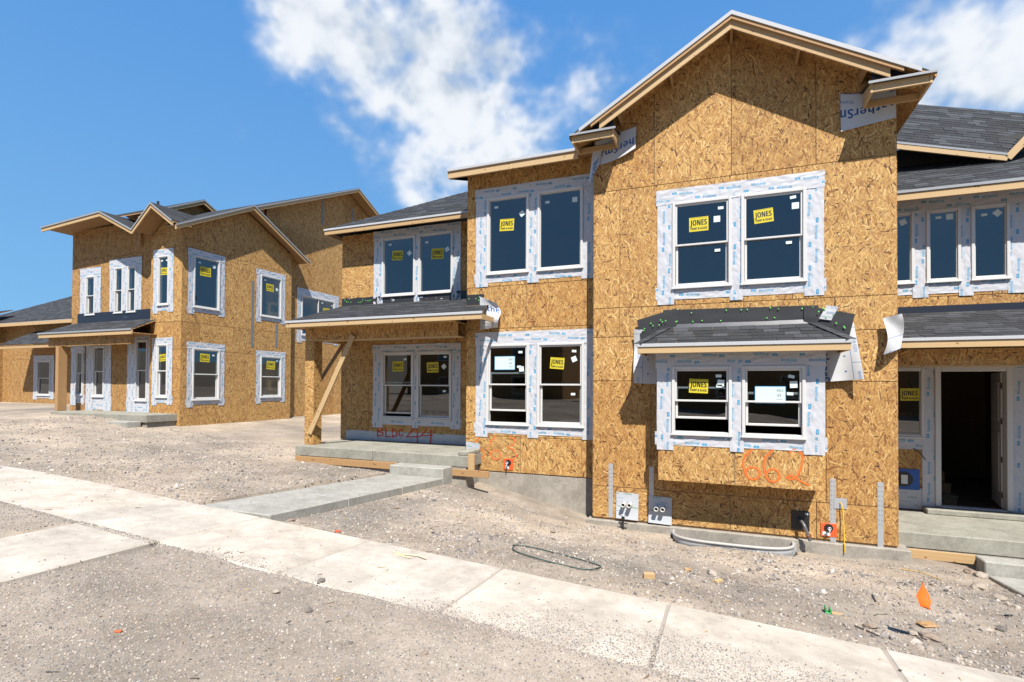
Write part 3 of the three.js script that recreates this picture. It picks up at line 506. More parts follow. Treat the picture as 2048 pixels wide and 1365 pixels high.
  flap(h, 'house_wrap', (s, t) => new V3(lerp(0.72, 1.22, s), lerp(0.06, 0.98, t) - 0.02 * s, 0.02 + 0.10 * Math.pow(1 - s, 2) * (0.6 + 0.4 * Math.sin(t * 7)) + 0.04 * s * 0.2), 12, 14, 0.5, 0.9, [0.36, 0.30, 1]);
  flap(h, 'house_wrap', (s, t) => new V3(lerp(3.47, 4.06, s) - 0.10 * t * s, lerp(0.08 + 0.05 * s, 0.98, t), 0.03 + 0.16 * s * (1 - t) * (0.7 + 0.3 * Math.sin(s * 8))), 12, 14, 0.6, 0.9, [0.9, 0.62, 3]);
  flap(h, 'house_wrap', (s, t) => new V3(lerp(4.30, 4.54, s) + 0.05 * Math.sin(t * 3), lerp(0.48, 1.02 + 0.06 * s, t) + 0.12 * s * (1 - t) * 0.8, 0.03 + 0.12 * (1 - s) + 0.05 * Math.sin(t * 5 + s * 3)), 9, 12, 0.3, 0.6, [1.55, 0.2, 0]);
  // main roof, barge boards, eave returns
  const rf = part('roof', h), zr = 0.5, back = -8, xe0 = -0.33, xe1 = 4.86, yr = 5.80, ye = (x) => yr - slope * Math.abs(x - PK);
  const L0 = new V3(xe0, ye(xe0), zr), LP = new V3(PK, yr, zr), L1 = new V3(xe1, ye(xe1), zr), b = (v) => new V3(v.x, v.y, back);
  mesh('roof_deck', slab3([L0, LP, b(LP), b(L0)], 0.028), OSB[3], rf); mesh('roof_deck', slab3([LP, L1, b(L1), b(LP)], 0.028), OSB[3], rf);
  const up = (v, d) => new V3(v.x, v.y + d, v.z);
  mesh('shingle_layer', slab3([up(L0, 0.03), up(LP, 0.03), up(b(LP), 0.03), up(b(L0), 0.03)], 0.02), SHINGLE[0], rf); mesh('shingle_layer', slab3([up(LP, 0.03), up(L1, 0.03), up(b(L1), 0.03), up(b(LP), 0.03)], 0.02), SHINGLE[0], rf);
  const rake = (x0, x1, off0, off1, z0, z1) => prism([[x0, ye(x0) + off0], [x1, ye(x1) + off0], [x1, ye(x1) + off1], [x0, ye(x0) + off1]], z0, z1, { grain: 'x' });
  mesh('drip_edge', rake(xe0 + 0.18, PK, -0.03, 0.034, zr + 0.002, zr + 0.016), DRIP, rf); mesh('drip_edge', rake(PK, xe1 - 0.18, -0.03, 0.034, zr + 0.002, zr + 0.016), DRIP, rf);
  mesh('sub_fascia', rake(0.05, PK, -0.09, -0.03, zr - 0.04, zr), PINE_RED, rf); mesh('sub_fascia', rake(PK, 4.48, -0.09, -0.03, zr - 0.04, zr), PINE_RED, rf);
  mesh('barge_board', rake(0.19, PK, -0.215, -0.06, zr - 0.07, zr - 0.042), PINE, rf); mesh('barge_board', rake(PK, 4.33, -0.215, -0.06, zr - 0.07, zr - 0.042), PINE2, rf);
  for (const x of [0.5, 1.35, PK, 3.2, 4.05]) mesh('lookout', bx(x - 0.02, x + 0.02, ye(x) - 0.20, ye(x) - 0.035 - (x === PK ? 0.03 : 0.012), 0.004, zr - 0.072, 0.003), PINE_RED, rf);
  for (const s of [-1, 1]) {
    const xi = PK + s * 1.82, xo = PK + s * 2.545, y0 = 4.185, r = part('eave_return', h), X = (a, c) => [Math.min(a, c), Math.max(a, c)];
    const [a, c] = X(xi, xo);
    mesh('return_fascia', bx(a + 0.035, c - 0.035, y0 + 0.005, y0 + 0.12, 0.452, 0.488, 0.004), PINE, r);
    mesh('ledger_board', bx(a + 0.035, c - 0.035, y0, y0 + 0.10, 0.004, 0.04, 0.004), PINE2, r);
    for (const e of [a, c - 0.035]) { const g = prism([[0, y0], [0.49, y0], [0.49, y0 + 0.13], [0, y0 + 0.22]], e, e + 0.034, { grain: 'x' }); g.applyMatrix4(new THREE.Matrix4().set(0, 0, 1, 0, 0, 1, 0, 0, 1, 0, 0, 0.004, 0, 0, 0, 1)); g.computeVertexNormals(); mesh('end_board', g, PINE, r); }
    const bxo = s > 0 ? c - 0.18 : a + 0.18; mesh('brace_block', beam(new V3(bxo, y0 + 0.09, 0.45), new V3(s > 0 ? c - 0.05 : a + 0.05, y0 + 0.09, 0.25), 0.03, 0.05), PINE2, r);
    mesh('return_roof', slab3([new V3(a - 0.03, y0 + 0.145, 0.53), new V3(c + 0.03, y0 + 0.145, 0.53), new V3(c + 0.03, y0 + 0.25, 0.002), new V3(a - 0.03, y0 + 0.25, 0.002)], 0.015), MEMBRANE, r);
    mesh('drip_edge', bx(a - 0.035, c + 0.035, y0 + 0.11, y0 + 0.148, 0.532, 0.545, 0.003), DRIPG, r);
    mesh('return_flashing', sheet((p, t) => new V3(lerp(xi + s * 0.03, xi + s * 0.5, p), y0 + 0.24 + t * lerp(0.08, 0.03, p) * 1.6, 0.40 - p * 0.03), 6, 2, (p, t) => [p, t]), NAVY, r);
  }
  flap(h, 'house_wrap', (s, t) => new V3(lerp(0.02, 0.74, s), lerp(lerp(3.93, 4.12, s) - 0.05 * Math.sin(s * 3), lerp(4.36, 4.52, s), t), 0.012 + 0.07 * Math.pow(1 - t, 2) * s), 14, 8, 0.75, 0.45, [1.25, 0.92, 2]);
  flap(h, 'house_wrap', (s, t) => new V3(lerp(-0.02, 0.16, s) - 0.06 * (1 - t), lerp(3.60 + 0.32 * s, 4.25, t), 0.02 + 0.05 * (1 - t)), 6, 10, 0.2, 0.6, [0.4, 0.62, 3]);
  flap(h, 'house_wrap', (s, t) => new V3(lerp(3.80, 4.505, s), lerp(lerp(3.88, 3.98, s), 4.48 - 0.05 * Math.sin(s * 4), t), 0.012 + 0.03 * Math.pow(1 - t, 2) * (1 - s)), 14, 8, 0.75, 0.5, [1.0, 0.95, 2]);
  // services on the wall
  for (const [u, y0, y1] of [[0.315, -2.29, -1.35], [1.01, -1.95, -1.36], [3.69, -2.33, -1.38], [4.295, -2.36, -1.39]]) strap(h, u, y0, y1, 0);
  for (const [u, y] of [[0.605, -1.84], [1.155, -1.86]]) {
    const g = part('pipe_flashing', h); const wd = 0.19, k = R(0, 9);
    mesh('flashing_sheet', sheet((s, t) => new V3(u - wd + s * 2 * wd, y - 0.44 + t * 0.45 - 0.012 * s, 0.016 + 0.035 * Math.pow(1 - t, 3) + 0.006 * fbm(s * 5, t * 5, k, 2)), 8, 8, (s, t) => [s * 0.4 + k, t * 0.45]), GREENTAPE, g);
    mesh('pipe_boot', bx(u - 0.09, u + 0.09, y - 0.24, y - 0.13, 0.022, 0.03, 0.003), GALV, g);
    for (const s of [-1, 1]) { const c = new THREE.CylinderGeometry(0.036, 0.036, 0.13, 16, 1, true); c.rotateX(Math.PI / 2); c.translate(u + s * 0.052, y - 0.185, 0.088); const c2 = new THREE.CylinderGeometry(0.029, 0.029, 0.13, 16, 1, true); c2.rotateX(Math.PI / 2); c2.translate(u + s * 0.052, y - 0.185, 0.088); const ring = new THREE.RingGeometry(0.029, 0.036, 16); ring.translate(u + s * 0.052, y - 0.185, 0.153); mesh('pipe', [c, c2, ring], WHITEP, g); const pl = new THREE.CircleGeometry(0.029, 16); pl.translate(u + s * 0.052, y - 0.185, 0.035); mesh('pipe_plug', pl, mat(lin(0.3, 0.2, 0.1), 0.8), g); }
  }
  const tap = part('hose_valve', h); mesh('valve_body', [new THREE.CylinderGeometry(0.014, 0.016, 0.26, 10).translate(0.555, -2.36, 0.14), new THREE.CylinderGeometry(0.028, 0.028, 0.05, 10).translate(0.555, -2.25, 0.14), new THREE.CylinderGeometry(0.01, 0.01, 0.16, 8).rotateZ(Math.PI / 2).translate(0.555, -2.33, 0.14)], BLACKP, tap); mesh('valve_handle', new THREE.TorusGeometry(0.04, 0.008, 8, 16).rotateX(Math.PI / 2).translate(0.555, -2.20, 0.14), GALV, tap);
  const pl = part('conduit_plate', h); mesh('plate', bx(3.125, 3.375, -2.20, -1.90, 0.004, 0.02, 0.004), BLACKP, pl); mesh('plate_label', bx(3.315, 3.355, -1.955, -1.925, 0.021, 0.0225, 0), LABELW, pl);
  mesh('conduit', tube([new V3(3.23, -2.04, 0.02), new V3(3.25, -2.03, 0.10), new V3(3.29, -2.10, 0.17), new V3(3.33, -2.22, 0.20), new V3(3.36, -2.30, 0.21)], 0.024, 24, 10), mat(lin(0.10, 0.10, 0.11), 0.35), pl); mesh('conduit_coupling', [new THREE.TorusGeometry(0.028, 0.007, 8, 16).rotateX(1.3).translate(3.332, -2.225, 0.20), new THREE.TorusGeometry(0.028, 0.007, 8, 16).rotateX(1.3).translate(3.34, -2.245, 0.203)], mat(lin(0.25, 0.09, 0.04), 0.5), pl); mesh('wire', tube([new V3(3.235, -2.045, 0.045), new V3(3.245, -2.06, 0.12), new V3(3.28, -2.13, 0.185), new V3(3.32, -2.24, 0.215)], 0.006, 16, 6), mat(lin(0.55, 0.16, 0.05), 0.4), pl);
  const faucet = (u, y, z) => { const g = part('faucet_plate', h); mesh('plate', bx(u - 0.105, u + 0.105, y - 0.10, y + 0.10, 0.004, 0.014, 0.003), ORANGE, g); const c = new THREE.CylinderGeometry(0.058, 0.062, 0.012, 20); c.rotateX(Math.PI / 2); c.translate(u, y + 0.03, 0.020); mesh('gasket', c, BLACKP, g); mesh('faucet', [tube([new V3(u, y + 0.03, 0.02), new V3(u, y + 0.03, 0.08), new V3(u, y - 0.01, 0.10)], 0.012, 10, 8), new THREE.TorusGeometry(0.022, 0.006, 8, 14).translate(u, y + 0.035, 0.095)], GALV, g); sticker(g, u - 0.03, y - 0.055, 0.10, 0.06, 0.016, LABELW); };
  faucet(3.63, -2.155);
  const cb = part('cable_outlet', h); mesh('tape_patch', sheet((s, t) => new V3(3.70 + s * 0.17, -1.82 + t * 0.16, 0.011 + 0.004 * fbm(s * 6, t * 6, 2, 2)), 5, 5, (s, t) => [s, t]), mat(lin(0.36, 0.36, 0.38), 0.5), cb);
  mesh('yellow_cable', tube([new V3(3.78, -1.73, 0.012), new V3(3.80, -1.76, 0.05), new V3(3.815, -1.95, 0.06), new V3(3.82, -2.2, 0.085), new V3(3.825, -2.45, 0.10)], 0.008, 24, 6), YELLOW, cb);
}
{
  const w = thing('window_well', 'grey curved metal window well against the foundation under the bay', 'window well'); w.position.set(2.26, -2.62, 0.08);
  const shape = (s) => { const a = clamp(s, 0, 1) * Math.PI, k = 3.2; const c = Math.cos(a), q = Math.sin(a); return [-Math.sign(c) * Math.pow(Math.abs(c), 2 / k) * 0.88, Math.pow(Math.abs(q), 2 / k) * 0.46]; };
  const y0 = -0.2, y1 = 0.235; const ytop = (s) => y1 - 0.012 * Math.sin(s * Math.PI);
  mesh('well_wall', sheet((s, t) => { const [x, z] = shape(s), k = 0.008 * Math.sin(t * 24); return new V3(x * (1 + k), lerp(y0, ytop(s), t), z * (1 + k)); }, 48, 16, (s, t) => [s * 2, t]), GALV, w);
  mesh('rolled_rim', tube(Array.from({ length: 33 }, (_, i) => { const [x, z] = shape(i / 32); return new V3(x, ytop(i / 32), z); }), 0.024, 80, 8), mat(lin(0.40, 0.38, 0.355), 0.55), w);
  mesh('flange', [bx(-0.93, -0.86, y0, y1, -0.006, 0.004, 0.001), bx(0.86, 0.93, y0, y1, -0.006, 0.004, 0.001)], GALV, w);
}

// ---------------------------------------------------------------- unit 663: flat-eaved block and the porch beside it
{
  const h = thing('porch_townhouse', 'bare-board townhouse with porch, diagonal post brace and spray-painted BLDG 44', 'house', 'unfinished townhouses in the row');
  const zb = -0.45, zp = -1.5, BU = [[-2.3, -1.4, 2.24, 3.79], [-1.22, -0.31, 2.24, 3.79]], BL = [[-2.29, -1.38, -0.77, 0.835], [-1.21, -0.28, -0.77, 0.835]];
  osbWall(h, front(zb), -2.75, -0.014, [-1.705, -1.0, 1.15, 2.0, 4.38], { holes: [...BU, ...BL], cols: [[-2.75, -1.55, -0.33, -0.014], [-2.75, -2.2, -0.98, -0.014], [-2.75, -1.45, -0.23, -0.014], [-2.75, -2.45, -1.23, -0.014]] });
  flashing(h, front(zb), [-2.55, -0.03, 2.05, 4.0], BU); flashing(h, front(zb), [-2.53, -0.03, -0.98, 1.08], BL);
  windowUnit(h, front(zb), BU[0], 'fixed', 0, [0.47, 0.64, 0.29], [bit(0.18, 0.90), bit(0.87, 0.77, 1, 0.6)]);
  windowUnit(h, front(zb), BU[1], 'fixed', 0, null, [bit(0.18, 0.88), bit(0.85, 0.87, 1)]);
  windowUnit(h, front(zb), BL[0], 'hung', 0.22, null, [bit(0.83, 0.92), bit(0.86, 0.70, 1, 0.1), bit(0.80, 0.73), [0.42, 0.78, 0.44, 0.27, 0, STICK663]]);
  windowUnit(h, front(zb), BL[1], 'hung', 0, [0.42, 0.77, 0.30], [bit(0.82, 0.92, 0, -0.08), bit(0.82, 0.82, 1, 0.4), bit(0.8, 0.38)]);
  paintPlane(h, front(zb), -2.6, -1.55, -1.5, -0.99, 0.006, lin(0.85, 0.17, 0.03), [six(0.15, 0.02, 0.95, 0.2), six(0.47, 0.02, 0.95, 0.24), [[0.78, 0.02], [0.88, 0.12], [0.86, 0.32], [0.74, 0.44], [0.88, 0.55], [0.92, 0.75], [0.84, 0.95]]], 512, 256, 9);
  { const c = onZ(1017, 929, zb), g = part('faucet_plate', h); const gg = (f) => { f.translate(c.x, c.y, zb); return f; };
    mesh('plate', gg(bx(-0.10, 0.10, -0.11, 0.11, 0.004, 0.014, 0.003)), ORANGE, g); mesh('gasket', gg(new THREE.CylinderGeometry(0.058, 0.062, 0.012, 20).rotateX(Math.PI / 2).translate(0, 0.03, 0.02)), BLACKP, g); mesh('faucet', [gg(tube([new V3(0, 0.03, 0.02), new V3(0, 0.03, 0.08), new V3(0, -0.03, 0.10)], 0.012, 10, 8)), gg(new THREE.TorusGeometry(0.022, 0.006, 8, 14).translate(0, 0.035, 0.095))], GALV, g); sticker(g, c.x - 0.02, c.y - 0.06, 0.07, 0.07, zb + 0.016, LABELW); }
  const fo = part('foundation', h); mesh('footing_wall', bx(-2.78, -0.101, -3.1, -1.72, -1.2, zb - 0.012, 0.01), FOUND, fo); mesh('footing_wall', bx(-6.80, -2.781, -3.1, -1.37, -2.2, zp - 0.012, 0.01), FOUND, fo); mesh('sill_plate', bx(-2.74, -0.11, -1.718, -1.703, -0.6, zb - 0.02, 0.001), PINE_RED, fo);
  mesh('side_wall_cover', bx(-2.75, -2.738, -1.7, 4.3, -4, zb - 0.014, 0), OSB[2], h); mesh('side_wall_cover', bx(-6.80, -6.788, -1.36, 3.75, -5, zp - 0.014, 0), OSB[2], h);
  // porch wall
  const PU = [[-5.59, -4.65, 2.15, 3.58], [-4.56, -3.64, 2.15, 3.58]], PL = [[-5.56, -4.67, -0.79, 0.80], [-4.57, -3.65, -0.79, 0.80]];
  osbWall(h, front(zp), -6.80, -2.752, [-1.36, 1.09, 1.7, 2.98, 3.76], { holes: [...PU, ...PL], cols: [[-6.8, -5.95, -4.73, -3.51, -2.752], [-6.8, -5.3, -4.1, -2.752], [-6.8, -5.75, -4.55, -3.3, -2.752], [-6.8, -4.6, -2.752]] });
  flashing(h, front(zp), [-5.83, -3.44, 1.98, 3.76], PU); flashing(h, front(zp), [-5.82, -3.42, -0.98, 0.98], PL);
  windowUnit(h, front(zp), PU[0], 'fixed', 0, [0.45, 0.70, 0.32], [bit(0.2, 0.91), bit(0.85, 0.72, 1, 0.7)]);
  windowUnit(h, front(zp), PU[1], 'fixed', 0, [0.55, 0.66, 0.32], [bit(0.2, 0.88), bit(0.86, 0.72, 1, 0.5)]);
  windowUnit(h, front(zp), PL[0], 'hung', 0.06, [0.5, 0.8, 0.30], [bit(0.75, 0.91)]);
  windowUnit(h, front(zp), PL[1], 'hung', 0, [0.44, 0.78, 0.30], [bit(0.84, 0.94), bit(0.8, 0.79, 1, 0.7), bit(0.82, 0.41)]);
  const BP = onZ(752, 853, zp), BQ = onZ(866, 889, zp);
  const letter = (x0, x1, pts) => pts.map(([x, y]) => [x0 + (x1 - x0) * x, 0.08 + y * 0.62]);
  paintPlane(h, front(zp), BP.x, BQ.x, BQ.y, BP.y, 0.006, lin(0.62, 0.045, 0.02), [letter(0.02, 0.14, [[0.1, 0], [0.1, 0.95], [0.9, 0.8], [0.9, 0.55], [0.2, 0.45], [0.8, 0.3], [0.7, 0.05], [0.1, 0]]), letter(0.17, 0.27, [[0.1, 0], [0.1, 0.95], [0.9, 0.9]]), letter(0.29, 0.39, [[0.1, 0.1], [0.15, 0.95], [0.8, 0.8], [0.9, 0.35], [0.1, 0.1]]), letter(0.40, 0.5, [[0.9, 0.1], [0.3, 0.15], [0.15, 0.6], [0.5, 0.95], [0.9, 0.75], [0.6, 0.6]]), [[0.68, 0.0], [0.55, 0.62], [0.78, 0.55]], [[0.73, 0.1], [0.74, 1]], [[0.9, 0.02], [0.8, 0.5], [1, 0.42]], [[0.97, 0.1], [0.96, 0.98]]], 512, 160, 10);
  mesh('base_flashing', sheet((s, t) => new V3(lerp(-6.62, -2.76, s), lerp(-1.345, -1.12, t), zp + 0.005 + 0.004 * fbm(s * 20, t * 3, 1, 2)), 40, 4, (s, t) => [s * 3.9, t * 0.22]), GREENTAPE, h);
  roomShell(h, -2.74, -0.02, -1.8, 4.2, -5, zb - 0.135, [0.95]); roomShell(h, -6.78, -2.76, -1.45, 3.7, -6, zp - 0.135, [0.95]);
  // eaves
  const r1 = part('roof', h);
  roofPlane(r1, new V3(-2.97, 4.29, 0.02), new V3(-0.02, 4.29, 0.02), new V3(-0.02, 5.6, -4), new V3(-2.97, 5.6, -4), { thick: 0.1, len: 1.2 });
  mesh('fascia', bx(-2.96, -0.30, 4.13, 4.262, -0.035, 0.003, 0.004), PINE, r1); mesh('drip_edge', bx(-2.975, -0.30, 4.263, 4.318, -0.004, 0.03, 0.004), DRIP, r1); mesh('rake_board', prism([[-0.04, 4.13], [-4, 5.42], [-4, 5.55], [-0.04, 4.262]], -2.96, -2.925, { grain: 'x' }).applyMatrix4(new THREE.Matrix4().set(0, 0, 1, 0, 0, 1, 0, 0, 1, 0, 0, 0, 0, 0, 0, 1)), PINE2, r1);
  const r2 = part('roof', h), ey = 3.80, ez = -1.03, ex = -6.98, m = 0.575, T = 3.0;
  const a = new V3(ex, ey, ez), b = new V3(-2.76, ey, ez), hip = new V3(ex + T, ey + m * T, ez - T), c = new V3(-2.76, ey + m * T, ez - T);
  roofPlane(r2, a, b, c, hip, { thick: 0.05 });
  mesh('roof_deck', slab3([a.clone(), hip.clone(), new V3(ex + T, ey + m * T, -7), new V3(ex, ey, -7)], 0.05), SHINGLE[0], r2);
  mesh('fascia', bx(ex + 0.01, -2.765, 3.675, 3.775, ez - 0.045, ez - 0.007, 0.004), PINE2, r2); mesh('fascia', bx(ex + 0.01, ex + 0.05, 3.675, 3.775, -7, ez - 0.047, 0.004), PINE2, r2);
  mesh('drip_edge', bx(ex - 0.005, -2.765, 3.776, 3.822, ez - 0.006, ez + 0.012, 0.004), DRIP, r2);
  // porch roof, beam, post and braces
  const pr = part('porch_roof', h), fx0 = -6.80, fx1 = -2.03, fz = 0.35, fy = 1.375, k = 0.33, y2 = (z) => fy + k * (fz - z);
  roofPlane(pr, new V3(fx0, fy, fz), new V3(-2.76, fy, fz), new V3(-2.76, y2(zp + 0.01), zp + 0.01), new V3(fx0 + 0.1, y2(zp + 0.01), zp + 0.01), { single: true });
  roofPlane(pr, new V3(-2.758, fy, fz), new V3(fx1, fy, fz), new V3(fx1 - 0.25, y2(zb + 0.01), zb + 0.01), new V3(-2.758, y2(zb + 0.01), zb + 0.01));
  mesh('fascia', bx(fx0 + 0.01, fx1 - 0.01, fy - 0.128, fy - 0.03, fz - 0.044, fz - 0.006, 0.004), PINE, pr); mesh('fascia', bx(fx1 - 0.05, fx1 - 0.012, fy - 0.128, fy - 0.03, zb + 0.02, fz - 0.046, 0.004), PINE2, pr); mesh('fascia', bx(fx0 + 0.012, fx0 + 0.05, fy - 0.128, fy - 0.03, zp + 0.02, fz - 0.046, 0.004), PINE2, pr);
  mesh('drip_edge', bx(fx0 - 0.005, fx1 + 0.005, fy - 0.029, fy + 0.02, fz - 0.004, fz + 0.012, 0.004), DRIP, pr);
  mesh('porch_soffit', bx(fx0 + 0.06, -2.78, fy - 0.11, fy - 0.09, zp + 0.02, fz - 0.05, 0), OSB[4], pr);
  mesh('wall_underlayment', sheet((s, t) => new V3(lerp(-6.79, -2.78, s), lerp(1.96, 2.17 + 0.02 * perlin.noise(s * 20, 1, 2), t), zp + 0.012 + 0.01 * t * Math.max(0, fbm(s * 14, t * 3, 6, 2))), 50, 3, (s, t) => [s, t]), MEMBRANE, pr);
  mesh('wall_underlayment', sheet((s, t) => new V3(lerp(-2.745, -2.36, s), lerp(1.62, 1.86, t), zb + 0.012 + 0.01 * Math.max(0, fbm(s * 4, t * 3, 9, 2))), 6, 3, (s, t) => [s, t]), MEMBRANE, pr);
  const nl = []; for (let i = 0; i < 14; i++) nl.push(new V3(R(-6.75, -5.9), R(2.03, 2.15), zp + 0.022)); for (let i = 0; i < 5; i++) nl.push(new V3(R(-2.7, -2.4), R(1.68, 1.82), zb + 0.024)); capNails(pr, nl);
  flap(h, 'house_wrap', (s, t) => new V3(lerp(-2.42, -1.98, s) + 0.06 * Math.sin(t * 4) * s, lerp(1.13 + 0.02 * s, 1.80 - 0.16 * s, t), zb + 0.04 + 0.75 * 0.25 * s * (0.5 + 0.5 * Math.sin(t * 6)) + 0.03), 10, 12, 0.45, 0.65, [0.3, 0.28, 0]);
  const po = part('porch_post', h); mesh('post_cladding', [bx(-6.65, -6.40, -1.352, 1.0, -0.115, -0.102, 0.002), bx(-6.412, -6.399, -1.352, 1.0, -0.37, -0.1155, 0.002), bx(-6.65, -6.637, -1.352, 1.0, -0.37, -0.1155, 0.002), bx(-6.636, -6.413, -1.352, 1.0, -0.37, -0.357, 0.002)], OSB[0], po);
  const pb = part('porch_beam', h); mesh('beam_cladding', bx(-6.65, -4.4, 1.002, 1.265, -0.116, -0.103, 0.002), OSB[2], pb); mesh('beam_cladding', bx(-4.396, -2.77, 1.002, 1.265, -0.117, -0.104, 0.002), OSB[5], pb); mesh('beam_cladding', bx(-6.65, -2.77, 1.002, 1.265, -0.46, -0.447, 0.002), OSB[1], pb); mesh('beam_soffit', bx(-6.395, -2.77, 0.985, 1.0, -0.45, -0.11, 0.002), PINE, pb); mesh('beam_cladding', bx(-6.65, -6.38, 1.0, 1.26, -1.49, -0.465, 0.002), OSB[3], pb);
  const p1 = onZ(619, 868, -0.075), p2 = onZ(706, 671, -0.075); mesh('brace', beam(p1, p2, 0.038, 0.115), PINE, po); mesh('brace', beam(new V3(-6.50, 0.05, -0.38), new V3(-6.50, 1.0, -1.2), 0.038, 0.089, new V3(1, 0, 0)), PINE_RED, po);
  const nb = onZ(663, 700, -4);
  // porch floor and its form boards
  const ps = part('porch_slab', h); mesh('slab', bx(-6.67, -4.62, -1.565, -1.353, -1.50, 0.15, 0.012), PORCHC, ps); mesh('slab', bx(-4.61, -2.40, -1.575, -1.353, -1.50, 0.15, 0.012), PORCHC, ps); mesh('end_curb', bx(-2.62, -2.402, -1.352, -1.27, -0.42, 0.148, 0.012), PORCHC, ps);
  mesh('form_board', bx(-6.63, -3.98, -1.71, -1.567, 0.152, 0.19, 0.004), PINE_RED, ps); mesh('form_board', bx(-2.72, -1.95, -1.74, -1.61, 0.152, 0.19, 0.004), PINE_RED, ps); mesh('form_stake', bx(-2.38, -2.25, -1.61, -1.30, 0.152, 0.19, 0.004), PINE2, ps); mesh('slab_footing', bx(-6.60, -2.45, -2.3, -1.58, -1.2, 0.14, 0), FOUND, ps);
  mesh('flashing_patch', sheet((s, t) => new V3(-2.74 + s * 0.32, -1.42 + t * 0.28 - 0.03 * s, zb + 0.012 + 0.02 * s * t), 5, 5, (s, t) => [s * 0.3, t * 0.3]), GREENTAPE, h);
}

// ---------------------------------------------------------------- unit on the right with the open door
{
  const h = thing('open_door_townhouse', 'set-back bare-board townhouse with open white front door and taped windows', 'house', 'unfinished townhouses in the row');
  const z = -2, F = front(z), U = [[4.78, 5.27, 1.85, 3.12], [5.44, 5.93, 1.85, 3.12], [6.07, 6.59, 1.85, 3.12]], SL = [4.90, 5.40, -0.86, 0.37], DO = [5.60, 6.56, -2.03, 0.33];
  osbWall(h, F, 4.53, 8.3, [-2.12, -0.3, 0.9, 1.6, 3.3], { holes: [...U, SL, [DO[0], DO[1], -2.2, DO[3]]] });
  mesh('side_wall_cover', bx(8.3, 8.312, -2.12, 3.3, -7, z, 0), OSB[2], h);
  flashing(h, F, [4.60, 7.0, 1.62, 3.34], U);
  windowUnit(h, F, U[0], 'fixed', 0, null, [bit(0.72, 0.9, 1, 0.4)]); windowUnit(h, F, U[1], 'fixed', 0, null, [bit(0.35, 0.92), bit(0.75, 0.92, 1)]); windowUnit(h, F, U[2], 'fixed', 0, null, [bit(0.33, 0.9, 0, 0.08), bit(0.75, 0.91, 1, 0.75)]);
  windowUnit(h, F, SL, 'fixed', 0, [0.62, 0.62, 0.30], []);
  const g = part('door_flashing', h, F); stripTape(g, 'x', 4.6, 6.99, 0.30, 0.53, 0.013); stripTape(g, 'y', 5.37, 5.63, -2.1, 0.34, 0.007); stripTape(g, 'y', 6.53, 6.76, -2.1, 0.34, 0.007); stripTape(g, 'y', 6.74, 6.97, -2.1, 0.34, 0.004); stripTape(g, 'x', 4.6, 5.42, -1.07, -0.84, 0.004);
  const d = part('door', h, F);
  mesh('door_frame', [bx(DO[0] - 0.05, DO[0] + 0.035, DO[2], DO[3] + 0.05, -0.13, 0.04, 0.008), bx(DO[1] - 0.035, DO[1] + 0.05, DO[2], DO[3] + 0.05, -0.13, 0.04, 0.008), bx(DO[0] + 0.036, DO[1] - 0.036, DO[3] - 0.035, DO[3] + 0.049, -0.13, 0.039, 0.008), bx(DO[0] + 0.03, DO[1] - 0.03, -2.06, -2.03, -0.13, 0.02, 0.004)], VINYL, d);
  const leaf = new THREE.Matrix4().makeRotationY(-1.78).setPosition(DO[1] - 0.045, 0, -0.15), lg = (q) => q.applyMatrix4(leaf);
  const lw = 0.86, l0 = -2.015, l1 = 0.285, pan = (x0, x1, a, b) => bx(x0, x1, a, b, 0.001, 0.012, 0.008);
  mesh('door_leaf', [lg(bx(-lw, 0, l0, l1, -0.044, 0, 0.004))], VINYL, d);
  mesh('door_panel_moulding', [lg(pan(-0.72, -0.14, -0.55, 0.12)), lg(pan(-0.72, -0.14, -1.75, -0.75)), lg(bx(-0.72, -0.14, -0.55, 0.12, -0.056, -0.0445, 0.008)), lg(bx(-0.72, -0.14, -1.75, -0.75, -0.056, -0.0445, 0.008))], VINYL, d);
  for (const y of [0.05, -0.55, -1.2, -1.8]) mesh('hinge', lg(bx(-0.005, 0.012, y - 0.05, y + 0.05, -0.048, 0.004, 0.002)), BLACKP, d);
  mesh('door_handle', lg(tube([new V3(-lw + 0.06, -1.10, -0.044), new V3(-lw + 0.06, -1.10, -0.10), new V3(-lw + 0.16, -1.10, -0.10)], 0.009, 12, 8)), GALV, d);
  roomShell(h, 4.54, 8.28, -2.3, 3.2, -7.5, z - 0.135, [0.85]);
  const st = part('stairs', h); for (let i = 0; i < 9; i++) { mesh('tread', bx(5.05, 6.30 - i * 0.02, -2.24 + i * 0.19 + 0.16, -2.24 + i * 0.19 + 0.19, -3.55 - i * 0.25, -3.28 - i * 0.25, 0.004), RAWWOOD, st); mesh('riser', bx(5.05, 6.29 - i * 0.02, -2.24 + i * 0.19, -2.24 + i * 0.19 + 0.159, -3.32 - i * 0.25, -3.30 - i * 0.25, 0.002), PINE_RED, st); }
  const sd = part('stud_wall', h); for (let i = 0; i < 7; i++) mesh('stud', bx(6.45 + (i > 3 ? 0.1 : 0), 6.54 + (i > 3 ? 0.1 : 0), -2.24, 0.85, -4.9 - i * 0.3, -4.862 - i * 0.3, 0.003), PINE_RED, sd); for (let i = 0; i < 5; i++) mesh('stud', bx(4.9 + i * 0.4, 4.938 + i * 0.4, -2.24, 0.85, -6.6, -6.51, 0.003), PINE_RED, sd);
  // lower eave
  const r = part('roof', h); const s = 0.587, zE = -1.5, yE = 3.345;
  roofPlane(r, new V3(4.53, yE, zE), new V3(8.6, yE, zE), new V3(8.6, yE + s * 1.75, zE - 1.75), new V3(4.53, yE + s * 1.75, zE - 1.75), { thick: 0.03 });
